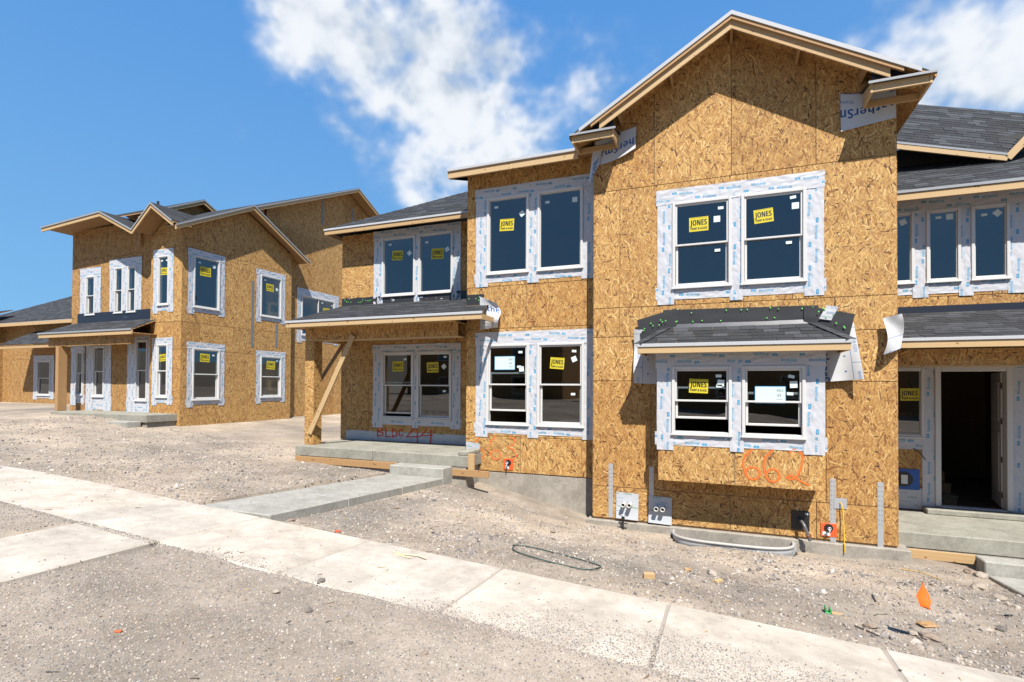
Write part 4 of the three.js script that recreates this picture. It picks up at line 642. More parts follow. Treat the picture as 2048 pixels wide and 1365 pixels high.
  mesh('fascia', bx(4.53, 8.6, yE - 0.15, yE - 0.03, zE - 0.045, zE - 0.007, 0.004), PINE, r); mesh('drip_edge', bx(4.53, 8.6, yE - 0.029, yE + 0.018, zE - 0.006, zE + 0.012, 0.004), DRIPG, r);
  // higher roof behind, papered in black below its eave
  const p1 = onZ(1797, 286, -2.6), p2 = onZ(2015, 309, -2.6), p3 = onZ(2075, 242, -2.6), q1 = onZ(1797, 264, -4.6), q2 = onZ(2075, 228, -4.6), p0 = p1.clone().addScaledVector(new V3().subVectors(p1, p2), 0.35), q0 = q1.clone().add(new V3(-1, 0.1, 0)); q1.x = Math.max(q1.x, 4.6);
  p0.x = Math.max(p0.x, 4.56); q0.x = Math.max(q0.x, 4.56);
  const ru = part('upper_roof', h);
  { const e1 = new V3().subVectors(p2, p0), L = e1.length(); e1.normalize(); const nn = new V3().subVectors(p2, p0).cross(new V3().subVectors(q2, p0)).normalize(), e2 = new V3().crossVectors(nn, e1).normalize(); mesh('roof_deck', slab3([p0.clone(), p2.clone(), q2.clone(), q0.clone()], 0.03), SHINGLE[0], ru); const hgt = new V3().subVectors(q2, p0).dot(e2), l0 = new V3().subVectors(q0, p0).dot(e1), l1 = new V3().subVectors(q2, p0).dot(e1); shingles(ru, p0, e1, e2, hgt, (t) => [lerp(0, l0, t / hgt), lerp(L, l1, t / hgt)], false); }
  mesh('roof_deck', slab3([p2.clone(), p3.clone().add(new V3(0.4, 0.42, 0)), q2.clone().add(new V3(0.6, 0.4, 0)), q2.clone()], 0.03), SHINGLE[0], ru);
  const dn = (v, y) => v.clone().add(new V3(0, y, 0.01));
  mesh('fascia', beam(dn(p0, -0.075), dn(p2, -0.075), 0.035, 0.10), PINE, ru); mesh('fascia', beam(dn(p2, -0.075), dn(p3, -0.075).add(new V3(0.4, 0.42, 0)), 0.035, 0.12), PINE, ru); mesh('drip_edge', beam(dn(p0, -0.008).add(new V3(0, 0, 0.02)), dn(p2, -0.008).add(new V3(0, 0, 0.02)), 0.01, 0.04), DRIPG, ru);
  mesh('papered_wall', bx(4.54, 8.3, 3.5, 4.72, -3.4, -3.24, 0), MEMBRANE, ru); mesh('roof_backing', [bx(4.54, 8.3, 3.3, 4.1, -7, -3.42, 0)], MEMBRANE, ru);
  // porch roof, beam, slab
  const pr = part('porch_roof', h), fy = 0.725, fz = -0.15, k = 0.325;
  roofPlane(pr, new V3(4.535, fy, fz), new V3(8.2, fy, fz), new V3(8.2, fy + k * 1.83, fz - 1.83), new V3(4.535, fy + k * 1.83, fz - 1.83), { single: true });
  mesh('fascia', bx(4.535, 8.2, fy - 0.13, fy - 0.03, fz - 0.045, fz - 0.006, 0.004), PINE, pr); mesh('drip_edge', bx(4.535, 8.2, fy - 0.029, fy + 0.018, fz - 0.005, fz + 0.012, 0.004), DRIP, pr);
  mesh('step_flashing', bx(4.54, 8.2, fy + k * 1.83 - 0.02, fy + k * 1.83 + 0.12, -1.995, -1.985, 0), NAVY, pr); mesh('porch_soffit', bx(4.55, 8.2, fy - 0.11, fy - 0.09, -1.97, fz - 0.05, 0), OSB[1], pr);
  mesh('beam_cladding', bx(4.54, 6.2, 0.355, 0.60, -0.58, -0.565, 0.002), OSB[0], pr); mesh('beam_cladding', bx(6.204, 8.2, 0.355, 0.60, -0.58, -0.565, 0.002), OSB[4], pr); mesh('beam_soffit', bx(4.54, 8.2, 0.335, 0.354, -0.92, -0.56, 0.002), PINE2, pr); mesh('porch_post', bx(7.7, 8.05, -2.13, 0.334, -0.92, -0.57, 0.004), OSB[3], pr);
  const ps = part('porch_slab', h); mesh('slab', bx(4.535, 8.3, -2.365, -2.135, -1.99, -0.25, 0.012), PORCHC, ps); mesh('door_step', bx(5.36, 7.3, -2.134, -2.045, -1.99, -1.72, 0.012), PORCHC, ps); mesh('form_board', bx(4.66, 5.48, -2.505, -2.372, -0.235, -0.2, 0.004), PINE2, ps); mesh('slab_footing', bx(4.68, 8.2, -3.1, -2.37, -1.8, -0.26, 0), FOUND, ps);
  const vp = part('vent_plate', h, F); mesh('plate', bx(4.9, 5.33, -1.78, -1.42, 0.004, 0.02, 0.003), mat(lin(0.012, 0.09, 0.36), 0.5), vp); const disc = new THREE.CylinderGeometry(0.13, 0.13, 0.012, 24); disc.rotateX(Math.PI / 2); disc.translate(5.1, -1.6, 0.026); mesh('gasket', disc, BLACKP, vp); mesh('outlet_box', bx(5.05, 5.15, -1.68, -1.52, 0.032, 0.05, 0.003), GALV, vp);
  mesh('flashing_patch', sheet((a, b) => new V3(4.6 + a * 0.78, -2.12 + b * 0.36, z + 0.003 + 0.003 * fbm(a * 4, b * 4, 1, 2)), 8, 5, (a, b) => [a * 0.78, b * 0.36]), GREENTAPE, h);
  mesh('dangling_wire', tube([new V3(5.24, -1.05, z + 0.02), new V3(5.32, -1.12, z + 0.06), new V3(5.40, -1.24, z + 0.07)], 0.008, 12, 6), BLACKP, h);
  const vc = onZ(1818, 668, -0.5);
}
function profileRoof(parent, at, pts, d0, d1, far = true) {          // roof slabs over a zig-zag gable outline, with barge boards
  const r = part('roof', parent, at);
  for (let i = 0; i < pts.length - 1; i++) {
    const [a, b] = [pts[i], pts[i + 1]], q = (o0, o1) => [[a[0], a[1] + o0], [b[0], b[1] + o0], [b[0], b[1] + o1], [a[0], a[1] + o1]];
    mesh('roof_deck', prism(q(-0.03, 0), d0, d1), PINE_RED, r); mesh('shingle_layer', prism(q(0.001, 0.03), d0, d1 + 0.01), SHINGLE[i % 2 ? 0 : 3], r); mesh('barge_board', prism(q(-0.14, -0.031), d1 - 0.045, d1 - 0.005, { grain: 'x' }), i % 2 ? PINE2 : PINE, r); mesh('drip_edge', prism(q(-0.03, 0.02), d1 + 0.011, d1 + 0.02), DRIPG, r);
  }
  return r;
}
// ---------------------------------------------------------------- the corner building further up the street
{
  const h = thing('corner_townhouse', 'bare-board corner townhouse with gabled side wall and a covered front porch', 'house', 'unfinished townhouses in the row');
  const X = -13.07, S = side(X), A = [[2.2, 3.12, 2.38, 4.0], [4.75, 5.7, 2.42, 3.9]], B = [[2.2, 3.15, -0.5, 1.12], [4.78, 5.74, -0.46, 1.02]];
  osbWall(h, S, 1.83, 6.2, [-1.38, 1.06, 1.9, 4.2, 6.1], { holes: [...A, ...B], clip: [[-0.5, 1, 5.95 - 0.5 * 4.1], [0.5, 1, 5.95 + 0.5 * 4.1]] });
  for (const w of [...A, ...B]) flashing(h, S, [w[0] - 0.18, w[1] + 0.18, w[2] - 0.17, w[3] + 0.18], [w]);
  windowUnit(h, S, A[0], 'fixed', 0, [0.45, 0.74, 0.36], [bit(0.2, 0.9), bit(0.82, 0.88, 1)]); windowUnit(h, S, A[1], 'fixed', 0, [0.45, 0.74, 0.36], [bit(0.2, 0.92), bit(0.82, 0.73, 1, 0.6)]); windowUnit(h, S, B[0], 'hung', 0, [0.45, 0.84, 0.36], [bit(0.8, 0.9)]); windowUnit(h, S, B[1], 'hung', 0, [0.5, 0.8, 0.36], [bit(0.82, 0.92)]);
  profileRoof(h, S, [[1.35, 4.66], [1.9, 4.944]], -0.02, 0.38); profileRoof(h, S, [[1.9, 4.944], [4.1, 6.08], [6.75, 4.72]], -3, 0.38);
  for (const [u, y0, y1] of [[4.42, 1.3, 3.6], [5.5, 1.35, 2.2]]) { const g = part('metal_strap', h, S); mesh('strap_band', bx(u - 0.05, u + 0.05, y0, y1, 0.004, 0.009, 0.001), ZINC, g); }
  const fo = part('foundation', h); mesh('footing_wall', bx(-18.7, -13.05, -2.2, -1.39, -12, -1.80, 0.01), FOUND, fo); mesh('footing_wall', bx(-13.049, -13.0, -2.2, -1.40, -12, -1.80, 0.01), FOUND, fo);
  // tall rear part
  const T = side(-13.30); const TW = [6.95, 8.85, 1.95, 3.55];
  osbWall(h, T, 5.2, 15, [-1.38, 1.06, 3.5, 5.9, 8.6], { holes: [TW], clip: [[-0.46, 1, 8.5 - 0.46 * 9.7], [0.46, 1, 8.5 + 0.46 * 9.7]] });
  flashing(h, T, [6.72, 9.1, 1.7, 3.8], [TW]); windowUnit(h, T, TW, 'slider', 0, [0.75, 0.7, 0.36], [bit(0.62, 0.92), bit(0.94, 0.9)]);
  profileRoof(h, T, [[3.6, 5.80], [9.7, 8.62], [15.5, 5.95]], -6, 0.55);
  for (const u of [8.1, 10.0]) { const g = part('metal_strap', h, T); mesh('strap_band', bx(u - 0.05, u + 0.05, 6.6, 7.9, 0.004, 0.009, 0.001), ZINC, g); }
  // second rear gable, seen over the front roofs
  const Q = side(-15.1); osbWall(h, Q, 1.9, 5.9, [4.4, 6.6], { clip: [[-0.51, 1, 6.35 - 0.51 * 3.88], [0.51, 1, 6.35 + 0.51 * 3.88]] }); profileRoof(h, Q, [[1.9, 5.45], [3.88, 6.46], [6.2, 5.28]], -4, 0.3);
  mesh('vent_pipe', new THREE.CylinderGeometry(0.04, 0.04, 0.5, 10).translate(-16.2, 6.12, -3.2), BLACKP, h);
  // street front
  const F1 = front(-1.83), F0 = front(-1.99), C = [[-14.12, -13.62, 2.42, 3.95], [-14.12, -13.62, -0.42, 1.22]];
  osbWall(h, F1, -14.45, -13.07, [-1.38, 1.06, 1.9, 4.2, 5.4], { holes: C, clip: [[-0.81, 1, 5.22 + 0.81 * 13.63], [0.62, 1, 5.22 - 0.62 * 13.63]] });
  for (const w of C) flashing(h, F1, [w[0] - 0.2, w[1] + 0.2, w[2] - 0.2, w[3] + 0.2], [w]);
  windowUnit(h, F1, C[0], 'fixed', 0, [0.5, 0.7, 0.3], [bit(0.25, 0.93), bit(0.8, 0.93)]); windowUnit(h, F1, C[1], 'hung', 0, [0.5, 0.76, 0.3], []);
  const N = [[-17.95, -17.45, 2.3, 3.62], [-16.45, -16.02, 2.3, 3.8], [-15.82, -15.38, 2.3, 3.8]], M = [[-17.5, -16.9, -0.45, 1.25], [-15.35, -14.78, -0.55, 1.4], [-18.4, -18.02, -0.4, 1.1]];
  osbWall(h, F0, -18.72, -14.44, [-1.38, 1.06, 1.9, 4.2, 5.45], { holes: [...N, ...M], far: true, clip: [[0.457, 1, 5.28 - 0.457 * 16], [0, 1, 5.22]] });
  flashing(h, F0, [-18.25, -17.15, 2.0, 3.9], [N[0]]); flashing(h, F0, [-16.7, -15.12, 2.0, 4.08], [N[1], N[2]]); flashing(h, F0, [-17.85, -16.55, -0.9, 1.55], [M[0]]); flashing(h, F0, [-15.75, -14.5, -0.95, 1.6], [M[1]]); flashing(h, F0, [-18.68, -17.95, -0.7, 1.4], [M[2]]);
  for (const w of [...N, ...M]) windowUnit(h, F0, w, 'hung', 0);
  profileRoof(h, F1, [[-19.05, 5.20], [-16.0, 5.38], [-14.47, 4.66]], -4, 0.6); profileRoof(h, F1, [[-14.47, 4.66], [-13.63, 5.36], [-13.11, 5.01]], -2.2, 0.6); profileRoof(h, F1, [[-13.105, 5.006], [-12.70, 4.735]], -0.02, 0.6);
  mesh('side_wall_cover', bx(-18.73, -18.72, -1.38, 5.1, -8, -2, 0), OSB_FAR, h);
  roomShell(h, -18.6, -13.21, -1.5, 4.4, -6.1, -2.14, [1.2], true); roomShell(h, -18, -13.44, -1.5, 5.5, -14.5, -6.2, [1.2], true);
  const pr = part('porch_roof', h), e0 = onZ(75, 664, -1.05), e1 = onZ(262, 660, -1.05), fy = 1.62;
  roofPlane(pr, new V3(e0.x, fy, -1.05), new V3(e1.x, fy, -1.05), new V3(e1.x - 0.1, fy + 0.42, -1.98), new V3(e0.x + 0.3, fy + 0.42, -1.98));
  mesh('fascia', bx(e0.x, e1.x, fy - 0.15, fy - 0.03, -1.10, -1.06, 0.004), PINE, pr); mesh('drip_edge', bx(e0.x, e1.x, fy - 0.029, fy + 0.02, -1.06, -1.035, 0.004), DRIPG, pr); mesh('step_flashing', bx(e0.x + 0.4, e1.x - 0.2, fy + 0.42, fy + 0.75, -1.984, -1.97, 0), NAVY, pr); mesh('porch_soffit', bx(e0.x, e1.x, fy - 0.11, fy - 0.09, -1.96, -1.11, 0), OSB_FAR, pr); mesh('beam_cladding', bx(e0.x + 0.25, e1.x - 0.3, fy - 0.42, fy - 0.112, -1.34, -1.22, 0.002), OSB_FAR, pr);
  for (const px of [122]) { const c = onZ(px, 740, -1.28); mesh('porch_post', bx(c.x - 0.075, c.x + 0.075, -0.9, fy - 0.42, -1.41, -1.15, 0.006), PINE_RED, pr); }
  const s0 = onZ(100, 820, -0.9), s1 = onZ(292, 830, -0.9); const ps = part('porch_slab', h); mesh('slab', bx(s0.x, s1.x, -1.12, -0.9, -1.98, -0.9, 0.012), PORCHC, ps); mesh('step', bx(s0.x + 1.6, s1.x - 0.2, -1.3, -1.08, -0.89, -0.5, 0.012), NEWCONC, ps); mesh('slab_footing', bx(s0.x + 0.1, s1.x - 0.05, -1.9, -1.13, -1.9, -0.95, 0), FOUND, ps);
}
{
  const w = thing('side_window_well', 'grey metal window well at the foot of the corner house side wall', 'window well'); w.position.set(-12.99, -1.62, -4.1); w.rotation.y = Math.PI / 2;
  mesh('well_wall', sheet((s, t) => { const a = s * Math.PI; return new V3(-Math.cos(a) * 0.8, lerp(-0.2, 0.14, t), Math.pow(Math.sin(a), 0.6) * 0.35); }, 30, 4, (s, t) => [s, t]), GALV, w);
  mesh('rolled_rim', tube(Array.from({ length: 21 }, (_, i) => { const a = i / 20 * Math.PI; return new V3(-Math.cos(a) * 0.8, 0.14, Math.pow(Math.sin(a), 0.6) * 0.35); }), 0.02, 50, 8), mat(lin(0.55, 0.54, 0.51), 0.45), w);
}
// ---------------------------------------------------------------- the low house at the far end
{
  const h = thing('far_townhouse', 'low bare-board house with dark roof beyond the corner townhouse porch', 'house', 'unfinished townhouses in the row');
  const z = -6, F = front(z), P = (x, y) => onZ(x, y, z), a = P(72, 722), b = P(102, 792), L = P(-40, 640), Rr = P(150, 600), D = [a.x + 0.1, b.x - 0.1, b.y, a.y], V = [[P(2, 0).x, P(20, 0).x, 0.4, 1.2], [P(4, 0).x, P(24, 0).x, 1.9, 3.0]];
  const dz = [P(-12, 0).x, P(22, 0).x];
  osbWall(h, F, L.x, Rr.x + 3, [-1.3, 1.14, 2.95], { holes: [D], far: true }); flashing(h, F, [D[0] - 0.3, D[1] + 0.3, D[2] - 0.15, D[3] + 0.25], [D]); windowUnit(h, F, D, 'hung');
  mesh('footing_wall', bx(L.x, Rr.x + 3, -2.2, -1.305, -12, z + 0.02, 0), FOUND, h);
  const zz = -5.2; osbWall(h, front(zz), dz[0], dz[1] - 0.1, [-1.3, 1.14, 2.9], { name: 'projecting_wall', far: true, holes: [[dz[0] + 0.5, dz[1] - 0.3, 1.6, 2.6], [dz[0] + 0.5, dz[1] - 0.3, -0.1, 0.9]] }); for (const y of [1.6, -0.1]) windowUnit(h, front(zz), [dz[0] + 0.5, dz[1] - 0.3, y, y + 1], 'slider'); mesh('side_wall_cover', bx(dz[1] - 0.11, dz[1] - 0.1, -1.3, 2.9, z, zz - 0.01, 0), OSB_FAR, h);
  const rr = part('roof', h), fy = 2.95, ry = 5.4, pk = P(58, 0).x;
  roofPlane(rr, new V3(L.x - 0.5, fy, z + 0.5), new V3(Rr.x + 3.4, fy, z + 0.5), new V3(Rr.x + 3.4, ry, z - 4), new V3(pk - 1, ry, z - 4)); mesh('fascia', bx(L.x - 0.5, Rr.x + 3.4, fy - 0.2, fy - 0.04, z + 0.42, z + 0.48, 0.004), PINE, rr);
  roofPlane(rr, new V3(dz[0] - 0.6, 2.9, zz + 0.9), new V3(dz[1] + 0.3, 2.9, zz + 0.9), new V3(dz[1] + 0.3, 3.7, zz - 1.0), new V3(dz[0] - 0.6, 3.7, zz - 1.0)); mesh('fascia', bx(dz[0] - 0.6, dz[1] + 0.3, 2.7, 2.86, zz + 0.82, zz + 0.88, 0.004), PINE, rr);
  const lo = part('lean_to_roof', h), lx = P(76, 0).x, ly = 1.75; roofPlane(lo, new V3(lx, ly, z + 1.3), new V3(Rr.x + 3, ly, z + 1.3), new V3(Rr.x + 3, ly + 0.75, z + 0.02), new V3(lx + 0.4, ly + 0.75, z + 0.02)); mesh('fascia', bx(lx, Rr.x + 3, ly - 0.18, ly - 0.04, z + 1.2, z + 1.26, 0.004), PINE2, lo);
  roomShell(h, L.x + 0.1, Rr.x + 2.9, -1.4, 2.9, -11, z - 0.14, [1.0]);
}

// ---------------------------------------------------------------- houses across the street, seen only mirrored in the windows
[['sand coloured gabled townhouse across the street behind the spoil heaps', -20], ['brown gabled townhouse across the street, facing the bay window', 0], ['bare gabled townhouse across the street, facing the open door', 20]].forEach(([label, x0], i) => {
  const h = thing('opposite_townhouse', label, 'house', 'townhouses across the street'); h.position.set(x0 + 2, -1.5, 31); h.rotation.y = Math.PI;
  const F = front(0), W = [[-5, -3.6, 0.8, 2.3], [-1.2, 0.4, 0.8, 2.3], [3, 4.6, 0.8, 2.3], [-5, -3.6, 3.8, 5.2], [-1.2, 0.4, 3.8, 5.2], [3, 4.6, 3.8, 5.2]];
  osbWall(h, F, -8, 8, [-0.6, 2.9, 6.2], { far: true, holes: W, cols: [[-8, 0, 8]] }); for (const w of W) windowUnit(h, F, w, 'fixed');
  profileRoof(h, F, [[-8.4, 6.1], [-1 + i, 8.6], [8.4, 6.1]], -9, 0.4); osbWall(h, F, -7.9, 7.9, [6.2, 8.4], { name: 'gable_wall', far: true, cols: [[-7.9, 7.9]], clip: [[-0.33, 1, 8.4 + 0.33 * (1 - i)], [0.265, 1, 8.4 + 0.265 * (i - 1)]] });
  roomShell(h, -7.95, 7.95, -0.7, 6.15, -8.5, -0.135, [2.9]); mesh('side_wall', bx(-8.02, -7.96, -0.6, 6.1, -8.5, -0.02, 0), OSB_FAR, h); mesh('side_wall', bx(7.96, 8.02, -0.6, 6.1, -8.5, -0.02, 0), OSB_FAR, h);
});
// ---------------------------------------------------------------- loose things on the ground
const stoneGeo = (seed) => { const r = mulberry(seed), g = new THREE.IcosahedronGeometry(1, 1), p = g.attributes.position, k = r() * 30; for (let i = 0; i < p.count; i++) { const v = new V3().fromBufferAttribute(p, i), n = 1 + 0.45 * perlin.noise(v.x * 1.3 + k, v.y * 1.3, v.z * 1.3); p.setXYZ(i, v.x * n, v.y * n * 0.62, v.z * n * 0.8); } g.computeVertexNormals(); return g; };
const STONES = [3, 7, 13, 19].map(stoneGeo), STONE_M = [[0.36, 0.33, 0.30], [0.48, 0.43, 0.38], [0.24, 0.23, 0.22], [0.40, 0.33, 0.28], [0.55, 0.51, 0.46]].map((c) => mat(lin(...c), 0.92, { map: CONC_T }));
function surface(x, z) { let y = groundY(x, z); if (z > WALK0 && z < WALK1) y = Math.max(y, walkTop(x, z)); if (x > PATH0 && x < PATH1) { if (z < WALK0 && z > 0.5) y = Math.max(y, pathTop(z)); if (z >= WALK1 && z < 10.6) y = Math.max(y, rampTop(x, z)); } return y; }
function onGround(px, py) { const d = ray(px, py), q = new V3(); let lo = 0.5; for (let t = 0.5; t < 60; t += 0.02) { q.copy(camera.position).addScaledVector(d, t); if (q.y < surface(q.x, q.z)) { lo = t; break; } } q.copy(camera.position).addScaledVector(d, lo); q.y = surface(q.x, q.z); return q; }
function stone(px, py, size, label, m) { const q = onGround(px, py), o = mesh(numbered('stone'), STONES[Math.floor(rnd() * 4)], STONE_M[m ?? Math.floor(rnd() * 5)]); scene.add(o); const k = size * 0.37 / (FOCAL / q.distanceTo(camera.position)); o.scale.set(k * R(0.95, 1.2), k * R(0.65, 0.9), k); o.rotation.y = R(0, 6); o.position.set(q.x, q.y + k * 0.22, q.z); tag(o, label, 'stone', 'loose stones'); return o; }
stone(642, 1165, 22, 'grey angular stone sitting at the gravel edge of the sidewalk', 2); stone(552, 1189, 22, 'pale flat stone on the gravel just off the sidewalk', 4); stone(617, 1225, 20, 'dark brown stone half sunk in the gravel', 2); stone(488, 1202, 12, 'small tan stone on the gravel beside the pale flat one', 3);
stone(1262, 1086, 26, 'pinkish grey stone on the dirt in front of the window well', 3); stone(1106, 1066, 16, 'brown stone on the dirt between walkway and window well', 3); stone(1862, 1280, 34, 'large brown cobble in the row beside the sidewalk', 3); stone(1850, 1272, 22, 'tan cobble beside the large brown cobble', 1); stone(1825, 1270, 18, 'pale cobble in the row beside the sidewalk', 4); stone(1742, 1258, 24, 'reddish stone at the end of the cobble row', 3); stone(1975, 1264, 24, 'white flat stone on the dirt below the side walkway', 4); stone(2004, 1262, 22, 'dark flat stone beside the white flat stone', 2); stone(1997, 1200, 24, 'rounded tan stone against the side walkway', 1); stone(1960, 1180, 34, 'broad pale stone against the side walkway edge', 1); stone(1962, 1155, 28, 'flat pale rubble by the porch step', 4); stone(1942, 1148, 24, 'brown flat rubble under the form board', 3); stone(582, 1043, 18, 'tan stone at the corner of walkway and sidewalk', 3); stone(793, 1018, 14, 'rounded tan stone on the mound by the walkway', 3); stone(1482, 1185, 16, 'dark stone alone on the dirt below the bay', 2); stone(1425, 1150, 28, 'white flat stone on the dirt below the bay', 4); stone(1652, 1108, 20, 'beige stone lying against the foundation wall', 4);
for (const [x, y, s] of [[465, 982, 10], [520, 960, 9], [560, 975, 8], [470, 950, 9], [430, 935, 9], [340, 930, 9], [540, 930, 8], [380, 945, 8], [600, 960, 9], [355, 1240, 10], [250, 1260, 9], [420, 1278, 14], [480, 1275, 10], [320, 1210, 9], [700, 1290, 12], [850, 1310, 20], [560, 1340, 14], [670, 1345, 12], [1030, 1340, 14], [955, 1290, 11]]) stone(x, y, s, 'small loose stone lying among the gravel and dirt');
function box(name, geo, m, label, cat, q, turn, group) { const o = mesh(numbered(name), geo, m); scene.add(o); o.position.copy(q); o.rotation.y = turn; return tag(o, label, cat, group); }
{
  const q = onGround(1886, 1292); const f = thing('marker_flag', 'small orange survey flag on a thin wire in the dirt', 'flag'); f.position.copy(q);
  f.rotation.y = 0.38; mesh('flag_wire', tube([new V3(0, -0.05, 0), new V3(-0.04, 0.14, 0), new V3(-0.105, 0.32, 0), new V3(-0.13, 0.40, 0)], 0.0022, 12, 5), GALV, f);
  mesh('flag_cloth', sheet((u, t) => { const L = [[-0.105, 0.285], [-0.19, 0.315], [-0.226, 0.405], [-0.17, 0.50]], Q = [[-0.105, 0.285], [-0.088, 0.345], [-0.10, 0.40], [-0.155, 0.50]], at = (c) => { const k = Math.min(2, Math.floor(t * 3)), w = t * 3 - k; return [lerp(c[k][0], c[k + 1][0], w), lerp(c[k][1], c[k + 1][1], w)]; }, a = at(L), b = at(Q); return new V3(lerp(a[0], b[0], u), lerp(a[1], b[1], u), 0.005 + 0.014 * Math.sin(u * 3.2 + t * 2)); }, 6, 9, (u, t) => [u, t]), mat(lin(0.95, 0.16, 0.012), 0.6), f);
}
{
  const pts = [[1030, 1094], [1065, 1098], [1150, 1120], [1198, 1134], [1200, 1139], [1170, 1143], [1090, 1126], [1030, 1106]].map(([x, y]) => { const q = onGround(x, y); q.y += 0.015; return q; });
  const c = thing('wire_loop', 'thin dark green wire loop lying on the dirt by the sidewalk', 'wire'); mesh('wire_ring', tube(pts, 0.006, 90, 6, true), mat(lin(0.01, 0.05, 0.04), 0.5), c);
}
box('wood_block', bx(-0.055, 0.055, 0, 0.055, -0.03, 0.03, 0.004), PINE2, 'short block of sawn lumber on the dirt near the sidewalk', 'lumber', onGround(1298, 1158), 0.3); box('wood_block', bx(-0.05, 0.05, 0, 0.03, -0.025, 0.025, 0.004), PINE, 'thin yellow wood offcut on the dirt below the window well', 'lumber', onGround(1437, 1166), 0.9); box('wood_block', bx(-0.035, 0.035, 0, 0.03, -0.025, 0.025, 0.004), PINE2, 'small wood chip beside the white flat stone', 'lumber', onGround(1376, 1143), 0.2); box('wood_block', bx(-0.07, 0.07, 0, 0.02, -0.05, 0.05, 0.008), PINE_RED, 'flattened brown wood disc below the orange flag', 'lumber', onGround(1856, 1252), 0.4);
{ const q = onGround(1662, 1228), g = thing('plastic_clip', 'bright green plastic clip lying among scraps on the dirt', 'clip'); g.position.copy(q); const m = mat(lin(0.01, 0.30, 0.06), 0.4); mesh('clip_body', [bx(-0.05, 0.0, 0, 0.012, -0.03, 0.03, 0.003), bx(-0.05, -0.038, 0.0125, 0.06, -0.03, 0.03, 0.003), bx(-0.012, 0, 0.0125, 0.05, -0.03, 0.03, 0.003)], m, g); mesh('clip_tab', bx(0.005, 0.10, 0, 0.012, -0.02, 0.025, 0.003), PINE2, g); }
box('plastic_scrap', bx(-0.03, 0.03, 0, 0.02, -0.015, 0.015, 0.003), mat(lin(0.7, 0.10, 0.03), 0.5), 'orange plastic scrap at the corner of the sidewalk and mound', 'scrap', onGround(675, 1066), 0.4); box('plastic_scrap', bx(-0.02, 0.02, 0, 0.012, -0.01, 0.01, 0.003), mat(lin(0.6, 0.12, 0.03), 0.5), 'rusty orange scrap lying in the street gravel', 'scrap', onGround(236, 1267), 0.4);
{ const q = onGround(2017, 1237), g = box('metal_ring', new THREE.TorusGeometry(0.028, 0.008, 8, 20).rotateX(1.2).translate(0, 0.024, 0), BLACKP, 'short black ring of pipe on the dirt', 'ring', q, 0.5); }
for (const [pts, r, col, label] of [[[[1800, 1140], [1840, 1147], [1885, 1163]], 0.006, [0.6, 0.4, 0.12], 'thin yellow straw stalk on the dirt by the porch'], [[[1745, 1192], [1752, 1206]], 0.006, [0.06, 0.05, 0.05], 'short dark twig on the dirt below the porch'], [[[1710, 1256], [1735, 1266], [1757, 1275]], 0.006, [0.06, 0.05, 0.05], 'long dark twig beside the cobble row']]) { const o = mesh(numbered('twig'), tube(pts.map(([x, y]) => { const q = onGround(x, y); q.y += 0.01; return q; }), r, 16, 5), mat(lin(...col), 0.8)); scene.add(o); tag(o, label, 'twig', 'dry twigs'); }
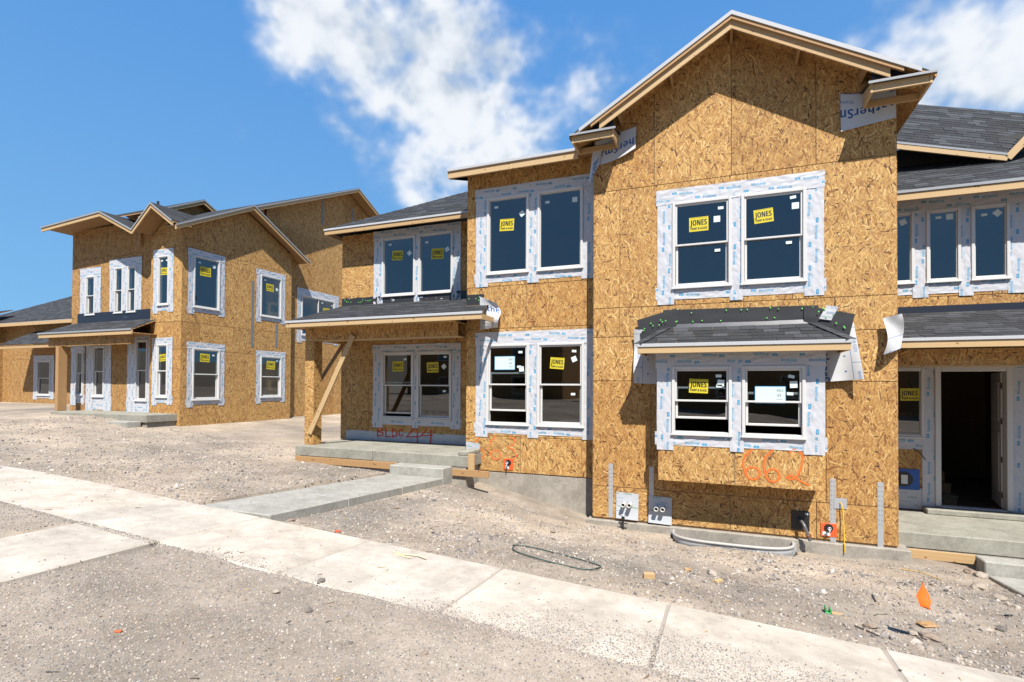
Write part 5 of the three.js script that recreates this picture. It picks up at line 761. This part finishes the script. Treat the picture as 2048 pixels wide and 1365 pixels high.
{ // loose gravel and crumbs: far too many to count
  const r = mulberry(77), geo = [new THREE.IcosahedronGeometry(1, 0), new THREE.DodecahedronGeometry(1, 0)], dum = new THREE.Object3D(), col = new THREE.Color();
  { const n = 2600, im = new THREE.InstancedMesh(bx(-0.5, 0.5, -0.5, 0.5, -0.5, 0.5, 0), mat(lin(1, 1, 1), 0.9), n); let kk = 0; for (let k = 0; k < n; k++) { const x = lerp(-7, 5.4, r()), z = lerp(0.2, k % 5 ? 4.5 : 8.6, r()); if (x > PATH0 - 0.05 && x < PATH1 + 0.05) continue; const y = surface(x, z), L = 0.012 + Math.pow(r(), 3) * 0.07; dum.position.set(x, y + 0.003, z); dum.rotation.set((r() - 0.5) * 0.4, r() * 6, (r() - 0.5) * 0.3); dum.scale.set(L, 0.004, 0.004 + r() * 0.008); dum.updateMatrix(); im.setMatrixAt(kk, dum.matrix); const c = [[0.10, 0.08, 0.06], [0.42, 0.30, 0.16], [0.20, 0.13, 0.08], [0.55, 0.50, 0.42], [0.05, 0.05, 0.05]][Math.floor(r() * 5)]; im.setColorAt(kk++, col.setRGB(...c)); } im.count = kk; im.name = 'wood_splinters'; im.userData.kind = 'stuff'; scene.add(im); }
  const sets = [['sidewalk_crumbs', 30000, () => [lerp(-7, 5.2, r()), lerp(4.62, 5.95, Math.pow(r(), 0.7))], 0.003, 0.0075], ['street_gravel', 110000, () => { const t = Math.pow(r(), 0.8); return [lerp(-6.5, 4.6, r()), lerp(5.75, 8.9, t)]; }, 0.003, 0.009], ['yard_gravel', 42000, () => [lerp(-7.6, 6.2, r()), lerp(-0.4, 4.58, Math.pow(r(), 0.75))], 0.003, 0.014], ['yard_rubble', 2600, () => { for (let i = 0; i < 30; i++) { const x = lerp(-7.6, 5.4, r()), z = lerp(0.3, 4.5, r()); if (fbm(x * 0.9 + 5, 2, z * 0.9, 3) > 0.02 + 0.3 * r()) return [x, z]; } return [lerp(-7.6, 5.4, r()), lerp(0.3, 4.5, r())]; }, 0.009, 0.034], ['side_gravel', 9000, () => [lerp(-16, -7, r()), lerp(-1.5, 8, r())], 0.008, 0.03]];
  for (const [name, n, where, s0, s1] of sets) {
    const im = new THREE.InstancedMesh(name === 'yard_rubble' ? STONES[1] : geo[name === 'yard_gravel' ? 1 : 0], mat(lin(1, 1, 1), 0.95), n); let k = 0, guard = 0;
    while (k < n && guard++ < n * 4) {
      const [x, z] = where(); if (x > PATH0 - 0.02 && x < PATH1 + 0.02 && ((z < WALK0 && z > 0.1) || z > WALK1 + 0.1) && (r() > 0.03 || name === 'yard_rubble')) continue; if (x > 5.46 && z > -0.3) continue;
      const gy = groundY(x, z); let y = gy; if (z > WALK0 && z < WALK1) { const top = walkTop(x, z); const cover = smooth(0.35, 0.95, (z - WALK0) / (WALK1 - WALK0) * 0.75 + 0.85 * fbm(x * 0.75 + 11, 3.3, z * 1.3, 4) + 0.22 * fbm(x * 5, 1, z * 5, 3) + 0.08 * Math.sin(x * 0.7) - 0.5 * smooth(-1.8, -3.2, x)); if (gy < top && r() > cover * cover * 0.95 + 0.012) continue; y = Math.max(gy, top); } else y = surface(x, z);
      if (z < 0.15 && x > -6.7) continue;
      const s = s0 + Math.pow(r(), 4) * (s1 - s0); dum.position.set(x, y + s * 0.15, z); dum.rotation.set(r() * 6, r() * 6, r() * 6); dum.scale.set(s * (0.8 + r() * 0.6), s * (0.5 + r() * 0.4), s); dum.updateMatrix(); im.setMatrixAt(k, dum.matrix);
      const c = DIRT_COLS[Math.floor(r() * DIRT_COLS.length)], v = (0.55 + r() * 0.5) * CARD; im.setColorAt(k, col.setRGB(Math.pow(c[0] / 255, 2.2) * v, Math.pow(c[1] / 255, 2.2) * v, Math.pow(c[2] / 255, 2.2) * v)); k++;
    }
    im.count = k; im.name = name; im.userData.kind = 'stuff'; im.castShadow = im.receiveShadow = true; scene.add(im);
  }
}
scene.traverse((o) => { if (o.isMesh) { o.castShadow = true; o.receiveShadow = true; } });
renderer.render(scene, camera);
